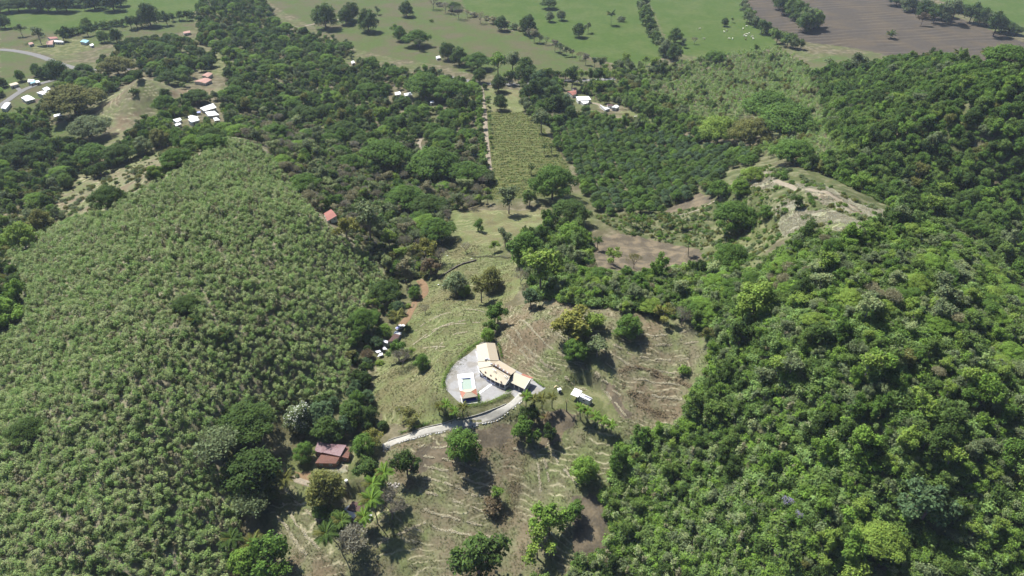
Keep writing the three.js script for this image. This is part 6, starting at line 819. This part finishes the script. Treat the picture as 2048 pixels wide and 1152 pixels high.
const WOODS = [
  { px: POLY.teakLeft, slender: true, seed: 1, space: 2.05, lift: 4, gaps: 0.05, patch: 24, on: [LITTER], mix: [{ kind: 'teak', w: 8, tones: ['teak', 'teak3', 'teak', 'teak2', 'teak3'], sy: 1.0, size: [2.3, 4.0] }, { kind: 'teakdry', w: 2.4, tones: ['tan', 'teak2', 'tan'], size: [1.8, 3.0] }], name: 'plantation_tree', where: 'the left plantation hill', group: 'plantation trees on the left hill', massName: 'plantation_wood', massLabel: 'pale green plantation of slender trees covering the left hill' },
  { px: POLY.nearHill, holes: [POLY.slenderSlope, POLY.crest], seed: 2, space: 3.9, lift: 4, gaps: 0.04, patch: 22, on: [SCRUB], mix: [{ kind: 'mixed', w: 5, tones: ['green', 'deep', 'mid', 'sage', 'fresh', 'dark', 'green', 'teak3', 'lime'], sy: 1.2, size: [3.4, 11] }, { kind: 'teak', w: 3, tones: ['teak3', 'teak', 'fresh', 'teak2'], sy: 1.35, size: [2.2, 4.2] }, { kind: 'airy', w: 2, tones: ['mid', 'lime', 'sage', 'fresh', 'olive'], size: [4.5, 9] }, { kind: 'dry', w: 0.5, tones: ['sage', 'tan'], size: [4, 7] }, { kind: 'umbrella', w: 0.5, tones: ['green', 'mid', 'dark'], size: [9, 15] }, { kind: 'bare', w: 0.5, tones: ['grey'], size: [4, 8] }], single: 220, name: 'forest_tree', where: 'the right-hand forest hill', group: 'forest trees on the right-hand hill', massName: 'hill_forest', massLabel: 'mixed green forest covering the near right-hand hill' },
  { px: POLY.slenderSlope, seed: 21, space: 2.7, lift: 4, gaps: 0.03, patch: 18, on: [SCRUB], mix: [{ kind: 'teak', w: 7, tones: ['teak3', 'teak', 'fresh', 'teak2', 'teak3', 'lime'], sy: 1.3, size: [2.0, 4.0] }, { kind: 'teakdry', w: 1.6, tones: ['tan', 'teak2', 'sage'], sy: 1.2, size: [1.8, 3.2] }, { kind: 'mixed', w: 2.2, tones: ['green', 'mid', 'deep', 'sage'], sy: 1.2, size: [3.4, 8] }, { kind: 'airy', w: 1, tones: ['sage', 'lime', 'mid'], size: [3.5, 6] }], single: 200, slender: true, name: 'slope_tree', where: 'the slender growth below the forest', group: 'slender trees on the lower right slope', massName: 'slope_wood', massLabel: 'pale slender growth on the lower right slope' },
  { px: POLY.crest, seed: 22, space: 3.7, lift: 3, gaps: 0.05, patch: 20, on: [SCRUB], mix: [{ kind: 'airy', w: 3.4, tones: ['lime', 'sage', 'mid', 'fresh', 'teak2', 'lime'], sy: 0.85, size: [4, 9] }, { kind: 'mixed', w: 3.4, tones: ['fresh', 'mid', 'lime', 'green', 'sage', 'teak3'], sy: 0.9, size: [3.4, 8] }, { kind: 'umbrella', w: 0.8, tones: ['green', 'fresh', 'lime'], size: [8, 14] }, { kind: 'dry', w: 0.8, tones: ['sage', 'tan', 'teak2'], size: [4, 7] }, { kind: 'bare', w: 0.5, tones: ['grey'], size: [4, 7] }], single: 220, name: 'crest_tree', where: 'the lighter forest crest', group: 'lighter trees along the crest of the right-hand hill', massName: 'crest_wood', massLabel: 'lighter green woods along the crest of the right-hand hill' },
  { px: POLY.backHill, seed: 3, space: 6.2, lift: 5, gaps: 0.03, mix: [{ kind: 'mixed', w: 6, tones: ['dark', 'green', 'deep', 'mid', 'green', 'fresh', 'sage'], size: [6, 12] }, { kind: 'round', w: 1.8, tones: ['dark', 'green', 'mid'], size: [7, 12] }, { kind: 'airy', w: 1.3, tones: ['sage', 'lime', 'olive'], size: [6, 10] }, { kind: 'bare', w: 0.4, tones: ['grey'], size: [6, 9] }], single: 280, name: 'ridge_tree', where: 'the far right ridge forest', group: 'forest trees on the far right ridge', massName: 'ridge_forest', massLabel: 'dark green forest covering the far right ridge' },
  { px: POLY.teakRight, seed: 4, space: 4.0, lift: 5, gaps: 0.02, mix: [{ kind: 'teak', w: 8, tones: ['teak3', 'teak', 'fresh', 'teak3'], size: [3.4, 5.2] }, { kind: 'mixed', w: 0.9, tones: ['mid', 'olive'], size: [6, 10] }, { kind: 'teakdry', w: 1, tones: ['tan', 'sage'], size: [3, 4.5] }], single: 200, name: 'grove_tree', where: 'the light grove beyond the orchard', group: 'trees of the light green grove beyond the orchard', massName: 'grove', massLabel: 'light green grove of slender trees below the ploughed field' },
  { px: POLY.mango, seed: 5, space: 6.4, lift: 4, jitter: 0.35, mix: [{ kind: 'mango', w: 6, tones: ['dark', 'green', 'blue', 'green', 'mid'], size: [6.4, 9.4] }, { kind: 'mango', w: 1.1, tones: ['fresh', 'mid'], size: [6.6, 9.5] }], single: 300, name: 'orchard_tree', where: 'the orchard right of the crop field', group: 'orchard trees right of the crop field', massName: 'orchard', massLabel: 'rest of the dark orchard right of the crop field' },
  { px: POLY.valleyTop, seed: 6, space: 7.6, lift: 6, gaps: 0.09, on: [], mix: deepMix, single: 160, name: 'valley_tree', where: 'the dark woods beyond the plantation', group: 'trees in the dark woods beyond the left hill', massName: 'valley_woods', massLabel: 'dark woods filling the valley beyond the left hill' },
  { px: POLY.valleyLow, seed: 7, space: 6.0, lift: 5, gaps: 0.13, mix: [{ kind: 'mixed', w: 3, tones: ['dark', 'mid', 'green', 'sage', 'teak3', 'olive'], size: [6, 11] }, { kind: 'airy', w: 2.8, tones: ['sage', 'teak2', 'sage', 'lime', 'tan', 'teak2'], size: [5, 10] }, { kind: 'bare', w: 0.8, tones: ['grey'], size: [5, 9] }, { kind: 'dry', w: 1.6, tones: ['tan', 'sage', 'grey', 'tan'], size: [5, 9] }, { kind: 'round', w: 1.4, tones: ['dark', 'green', 'mid'], size: [6, 11] }, { kind: 'umbrella', w: 1.7, tones: ['green', 'green', 'fresh', 'dark'], size: [13, 22] }], single: 260, name: 'thicket_tree', where: 'the patchy woods left of the avenue', group: 'trees in the patchy woods left of the crop field', massName: 'valley_woods', massLabel: 'patchy woods between the left hill and the crop field' },
  { px: POLY.villageWoods, seed: 8, space: 8.2, lift: 5, gaps: 0.08, on: [LAWN], mix: deepMix, single: 120, name: 'village_tree', where: 'the village woods by the cone hill', group: 'trees round the village and the cone hill', massName: 'village_woods', massLabel: 'woods round the village' },
  { px: POLY.leftVale, seed: 9, space: 7.4, lift: 4, gaps: 0.36, mix: deepMix, single: 220, name: 'vale_tree', where: 'the valley at the left edge', group: 'trees in the valley at the left edge', massName: 'vale_woods', massLabel: 'woods in the valley at the left edge' },
  { px: POLY.roadside, seed: 10, space: 5.6, lift: 4, gaps: 0.02, on: [], mix: [{ kind: 'mixed', w: 4, tones: ['dark', 'green', 'deep', 'mid'], size: [5, 9] }, { kind: 'round', w: 3, tones: ['dark', 'deep', 'blue', 'green'], size: [5, 9] }, { kind: 'airy', w: 1, tones: ['sage', 'fresh', 'olive'], size: [5, 8] }, { kind: 'bare', w: 0.4, tones: ['grey'], size: [5, 8] }], single: 200, name: 'roadside_tree', where: 'the dark belt below the plantation', group: 'trees in the dark belt below the left plantation', massName: 'roadside_wood', massLabel: 'dark belt of trees below the plantation' },
  { px: POLY.farTrees, seed: 11, space: 7.5, lift: 3, on: [DULL, SOIL, LAWN], gaps: 0.12, mix: deepMix, single: 60, name: 'village_tree', where: 'the trees by the village street', group: 'trees by the village street', massName: 'street_woods', massLabel: 'trees by the village street' },
  { px: POLY.middleStrip, seed: 12, space: 9, lift: 6, gaps: 0.05, mix: [{ kind: 'round', w: 3, tones: ['deep', 'dark', 'green'], size: [10, 16] }, { kind: 'mixed', w: 2, tones: ['sage', 'mid', 'green'], size: [8, 13] }, { kind: 'airy', w: 1, tones: ['sage', 'lime'], size: [8, 12] }], single: 60, name: 'farm_tree', where: 'the clump above the crop field', group: 'trees in the clump between crop field and main road', massName: 'farm_woods', massLabel: 'trees between crop field and main road' },
  { px: POLY.villaWoods, seed: 13, space: 6.5, lift: 4, gaps: 0.1, on: [DRY, DULL], mix: deepMix, single: 60, name: 'villa_tree', where: 'the gardens of the white villas', group: 'trees among the white villas', massName: 'villa_woods', massLabel: 'trees among the white villas' },
  { px: POLY.roadTrees, seed: 14, space: 9, lift: 5, gaps: 0.1, mix: [{ kind: 'mixed', w: 3, tones: ['mid', 'sage', 'dark', 'fresh'], size: [8, 13] }, { kind: 'airy', w: 2, tones: ['sage', 'lime', 'mid'], size: [8, 12] }, { kind: 'round', w: 1, tones: ['dark', 'green'], size: [9, 14] }], single: 80, name: 'roadside_tree', where: 'the thicket along the main road', group: 'trees along the main road', massName: 'road_woods', massLabel: 'trees along the main road' },
  { px: POLY.farmTrees, seed: 15, space: 8, lift: 5, gaps: 0.04, mix: [{ kind: 'mixed', w: 3, tones: ['mid', 'green', 'fresh', 'sage'], size: [8, 13] }, { kind: 'round', w: 2, tones: ['green', 'mid', 'olive', 'fresh'], size: [8, 13] }, { kind: 'airy', w: 1.4, tones: ['olive', 'lime', 'mid'], size: [8, 12] }], single: 100, name: 'meadow_tree', where: 'the trees round the small meadow', group: 'trees round the small meadow', massName: 'meadow_woods', massLabel: 'trees round the small meadow' },
];
for (const o of WOODS) wood(o);
const bushG = KIND.bush.map((p) => mergeGeometries([p.crown, p.wood]));
const tones = (list, b, x, z) => { const t = TONE[list[Math.floor(clamp(b * 0.7 + (noise(x / 14, z / 14) * 0.5 + 0.5) * 0.3, 0, 0.999) * list.length)]], f = 0.8 + 0.4 * ((b * 7.31) % 1); return [t[0] * f, t[1] * f, t[2] * f]; };
cover('undergrowth', 'low green undergrowth between the trees of the right-hand hill', 'undergrowth', POLY.nearHill, 15000, 51, (x, z, a, b) => [0.7 + 1.6 * a * a, tones(['green', 'mid', 'fresh', 'teak3', 'dark', 'sage'], b, x, z)], bushG, 1, [FLOOR, SCRUB]);
cover('undergrowth', 'low dry undergrowth below the plantation trees of the left hill', 'undergrowth', POLY.teakLeft, 6000, 52, (x, z, a, b) => [0.6 + 0.8 * a * a, tones(['tan', 'teak', 'teak3', 'teak2', 'mid'], b, x, z)], bushG, 1, [FLOOR, LITTER]);
cover('undergrowth', 'low undergrowth in the valley woods', 'undergrowth', POLY.valleyLow, 6000, 53, (x, z, a, b) => [0.8 + 1.2 * a * a, tones(['mid', 'olive', 'sage', 'tan', 'dark', 'grey'], b, x, z)], bushG, 1, [FLOOR]);
cover('undergrowth', 'low undergrowth in the valley at the left edge', 'undergrowth', POLY.leftVale, 3000, 54, (x, z, a, b) => [0.8 + 1.2 * a * a, tones(['mid', 'olive', 'sage', 'dark'], b, x, z)], bushG, 1, [FLOOR]);
cover('undergrowth', 'low undergrowth on the far right ridge', 'undergrowth', POLY.backHill, 6000, 57, (x, z, a, b) => [1 + 1.4 * a * a, tones(['dark', 'green', 'mid', 'olive'], b, x, z)], bushG, 1, [FLOOR]);
cover('scrub', 'green scrub dotted over the grassy valley by the pale ridge', 'scrub', [1180,430, 1330,430, 1440,400, 1480,350, 1530,330, 1620,360, 1760,420, 1720,470, 1560,480, 1520,530, 1420,540, 1400,500, 1240,465], 2600, 55, (x, z, a, b) => (noise(x / 14, z / 14) > (coverAt(x, z) === STRAW ? 0.35 : coverAt(x, z) === SOIL ? 0.3 : -0.5) ? [0.3 + 1.0 * a * a * a, tones(['mid', 'green', 'olive', 'sage', 'fresh'], b, x, z)] : null), bushG, 0, [SCRUB, LAWN, STRAW, SOIL]);
const tuft = (seed) => { const b = new Build(), r = rng(seed); for (let i = 0; i < 14; i++) { const a = r() * 6.28, q = r() * 0.22, l = 0.25 + 0.35 * r(), p = V(Math.cos(a) * q, 0, Math.sin(a) * q), e = p.clone().add(V(Math.cos(a) * l * 0.7, l * (0.4 + 0.4 * r()), Math.sin(a) * l * 0.7)), t = 0.75 + 0.5 * r(); b.tri(p.clone().add(V(-0.07 * Math.sin(a), 0, 0.07 * Math.cos(a))), p.clone().add(V(0.07 * Math.sin(a), 0, -0.07 * Math.cos(a))), e, [t, t, t * 0.95]); } return b.geometry(); };
const tufts = [1, 2, 3].map(tuft);
const GRASS = [[0.25, 0.22, 0.13], [0.20, 0.185, 0.10], [0.135, 0.145, 0.06], [0.11, 0.135, 0.048], [0.16, 0.13, 0.08]];
cover('dry_grass', 'tufts of dry straw-coloured grass on the open slopes round the house', 'grass', [540,940, 780,720, 880,480, 1030,500, 1020,610, 1240,615, 1420,680, 1400,800, 1340,860, 1230,900, 1200,1060, 1100,1200, 560,1200], 30000, 61, (x, z, a, b) => { const h = H(x, z), f = (h * 0.95 + noise(x / 16, z / 16) * 0.5) % 1, g = GRASS[Math.floor(clamp(b * 0.6 + (noise(x / 9, z / 9) * 0.5 + 0.5) * 0.4, 0, 0.99) * 5)]; return a > 0.25 + 0.5 * f ? [0.45 + 0.6 * a * a, g] : null; }, tufts, 0, [DRY, FIELD, STRAW]);
cover('pale_grass', 'pale tall dry grass along the crest of the ridge', 'grass', [1480,340, 1560,340, 1800,425, 1740,480, 1555,480, 1500,400], 14000, 62, (x, z, a) => (noise(x / 7, z / 7) + noise(x / 22, z / 22) > -0.5 ? [0.7 + 0.7 * a, [0.30 + 0.10 * a, 0.28 + 0.10 * a, 0.21 + 0.08 * a]] : null), tufts, 0, [STRAW]);
cover('crop_rows', 'rows of low crop plants in the long field', 'crop', [975,225, 1040,222, 1075,240, 1110,290, 1140,340, 1140,392, 975,402, 985,330, 975,280], 5000, 63, (x, z, a, b) => { const f = z / 5.4 + noise(x / 20, z / 20) * 0.35, g = f - Math.floor(f); return g > 0.3 && noise(x / 9, z / 9) > -0.7 ? [0.16 + 0.22 * a, tones(['mid', 'olive', 'teak3', 'sage'], b, x, z)] : null; }, bushG, 0, [CROP]);
cover('scrub', 'low shrubs dotted over the grassy vale at the left', 'scrub', [95,430, 130,380, 200,342, 300,290, 370,278, 370,325, 280,378, 180,432], 260, 64, (x, z, a, b) => (noise(x / 16, z / 16) > -0.1 ? [0.5 + 1.3 * a * a, tones(['mid', 'sage', 'olive', 'dark'], b, x, z)] : null), bushG, 0, [DRY]);

// ------------------------------------------------------------------ animals and small things
{ // cow: one skin over a jointed skeleton
  const mc = new MarchingCubes(44, new THREE.MeshBasicMaterial(), false, false, 60000), S = 1.5, n = 44;
  const bones = [[-0.75, 1.12, 0, 0.33, 0.5, 1.14, 0, 0.34], [-0.1, 1.02, 0, 0.38, 0.3, 1.0, 0, 0.36], [0.55, 1.2, 0, 0.26, 0.95, 1.38, 0, 0.17], [0.95, 1.38, 0, 0.16, 1.3, 1.2, 0, 0.09], [1.02, 1.45, 0.05, 0.05, 1.0, 1.48, 0.26, 0.045], [1.02, 1.45, -0.05, 0.05, 1.0, 1.48, -0.26, 0.045], [-1.0, 1.25, 0, 0.05, -1.08, 0.6, 0, 0.035]];
  for (const s of [-1, 1]) bones.push([0.5, 0.95, s * 0.2, 0.17, 0.5, 0.5, s * 0.2, 0.09], [0.5, 0.5, s * 0.2, 0.08, 0.52, 0.02, s * 0.2, 0.065], [-0.72, 1.0, s * 0.2, 0.22, -0.62, 0.62, s * 0.22, 0.12], [-0.62, 0.62, s * 0.22, 0.1, -0.84, 0.42, s * 0.22, 0.075], [-0.84, 0.42, s * 0.22, 0.075, -0.8, 0.02, s * 0.22, 0.065]);
  for (let z = 0; z < n; z++) for (let y = 0; y < n; y++) for (let x = 0; x < n; x++) {
    const p = [((x - n / 2) / (n / 2)) * S, ((y - n / 2) / (n / 2)) * S + 0.85, ((z - n / 2) / (n / 2)) * S]; let s = 0;
    for (const [ax, ay, az, ra, bx, by, bz, rb] of bones) { const dx = bx - ax, dy = by - ay, dz = bz - az, t = clamp(((p[0] - ax) * dx + (p[1] - ay) * dy + (p[2] - az) * dz) / (dx * dx + dy * dy + dz * dz), 0, 1), d = Math.hypot(p[0] - ax - dx * t, p[1] - ay - dy * t, p[2] - az - dz * t) - (ra + (rb - ra) * t); s += Math.exp(-d / 0.05); }
    mc.field[z * n * n + y * n + x] = Math.log(Math.max(s, 1e-9)) * 0.05;
  }
  mc.isolation = 0; mc.update();
  const g = new THREE.BufferGeometry(), k = mc.count; g.setAttribute('position', new THREE.BufferAttribute(mc.positionArray.slice(0, k * 3), 3)); g.setAttribute('normal', new THREE.BufferAttribute(mc.normalArray.slice(0, k * 3), 3)); g.scale(S, S, S); g.translate(0, 0.85, 0);
  const white = std(0.72, 0.68, 0.58, 0.9), brown = std(0.22, 0.13, 0.08, 0.9);
  const spots = [[1399, 59], [1448, 65], [1453, 63], [1458, 79], [1465, 79], [1488, 73], [1492, 74], [1489, 71], [1494, 70], [1498, 68], [1504, 75], [1506, 79], [1491, 80, 1], [1493, 54], [1486, 59], [1408, 79]];
  spots.forEach(([x, y, b], i) => { const p = ground(x, y), c = mesh(numbered('cow'), g, b ? brown : white, scene); c.position.copy(p); c.rotation.y = i * 1.9; c.scale.setScalar(1.35); tag(c, b ? 'brown cow among the white cattle in the far pasture' : 'white cow grazing in the far pasture', 'cow', b ? undefined : 'white cattle in the far pasture'); });
  const p = ground(1271, 236), c = mesh(numbered('cow'), g, white, scene); c.position.copy(p); c.scale.setScalar(1.3); tag(c, 'white cow alone in the small fenced meadow', 'cow');
}
{
  const tk = thing('water_tank', 'round white water tank beside the olive-green tree', 'water tank', ground(693, 964)); const b = mesh('tank', new THREE.CylinderGeometry(0.55, 0.6, 1.1, 20), M.white, tk); b.position.y = 0.55; const l = mesh('lid', new THREE.SphereGeometry(0.56, 18, 6, 0, 6.2832, 0, 1.2), M.white, tk); l.position.y = 0.95; l.scale.y = 0.4;
  const r = rng(5), heapAt = ground(787, 972), heap = thing('rubble_heap', 'heap of pale stones and branches on the slope below the driveway', 'rubble heap', heapAt), hg = new THREE.DodecahedronGeometry(0.4, 0), pale = [std(0.5, 0.46, 0.42), std(0.42, 0.38, 0.34)];
  for (let i = 0; i < 34; i++) { const m = mesh('stone', hg, pale[i % 2], heap), x = (r() - 0.5) * 4.5, z = (r() - 0.5) * 2.2; m.position.set(x, H(heapAt.x + x, heapAt.z + z) - heapAt.y + 0.15 + 0.25 * r(), z); m.rotation.set(r() * 3, r() * 3, r() * 3); m.scale.set(0.6 + r(), 0.4 + 0.3 * r(), 0.5 + 0.5 * r()); }
  // felled trunks lying on the lower slope
  const logs = [[575, 985, 590, 998, 'pale fallen branch below the palm on the left slope'], [1138, 778, 1152, 800, null]];
  for (const [x0, y0, x1, y1, label] of logs) if (label) { const a = ground(x0, y0), b = ground(x1, y1), w = new Build(); w.bent(V(0, 0.15, 0), b.clone().sub(a).add(V(0, 0.15, 0)), 0.14, 0.05, [3.6, 3.6, 4.2], 0.4, r, 5, 5); w.bent(V(0.4, 0.15, 0.8), V(1.8, 0.5, 0.2), 0.06, 0.03, [3.6, 3.6, 4.2], 0.2, r, 4, 2); const m = mesh(numbered('fallen_branch'), w.geometry(), barkMat, scene); m.position.copy(a); tag(m, label, 'branch'); }
  for (const [x, y, label] of [[576, 937, 'left pale-leaved garden shrub by the farm footpath'], [583, 943, 'middle pale-leaved garden shrub by the farm footpath'], [594, 951, 'right pale-leaved garden shrub by the farm footpath']]) treeAt('bush', x, y, 11, 'sage', 'garden_shrub', label, 'shrub');
  for (const [x, y, label] of [[895, 512, 'white plastic sack lying by the brushy tree above the wall'], [943, 518, 'white sack beside the stone wall end'], [877, 570, 'left white sack under the pale mango tree'], [886, 571, 'right white sack under the pale mango tree']]) { const q = new THREE.SphereGeometry(0.42, 12, 8); q.scale(1.1, 0.6, 0.8); const m = mesh(numbered('white_sack'), q, M.white, scene); m.position.copy(ground(x, y)).add(V(0, 0.2, 0)); tag(m, label, 'sack'); }
}
renderer.render(scene, camera);
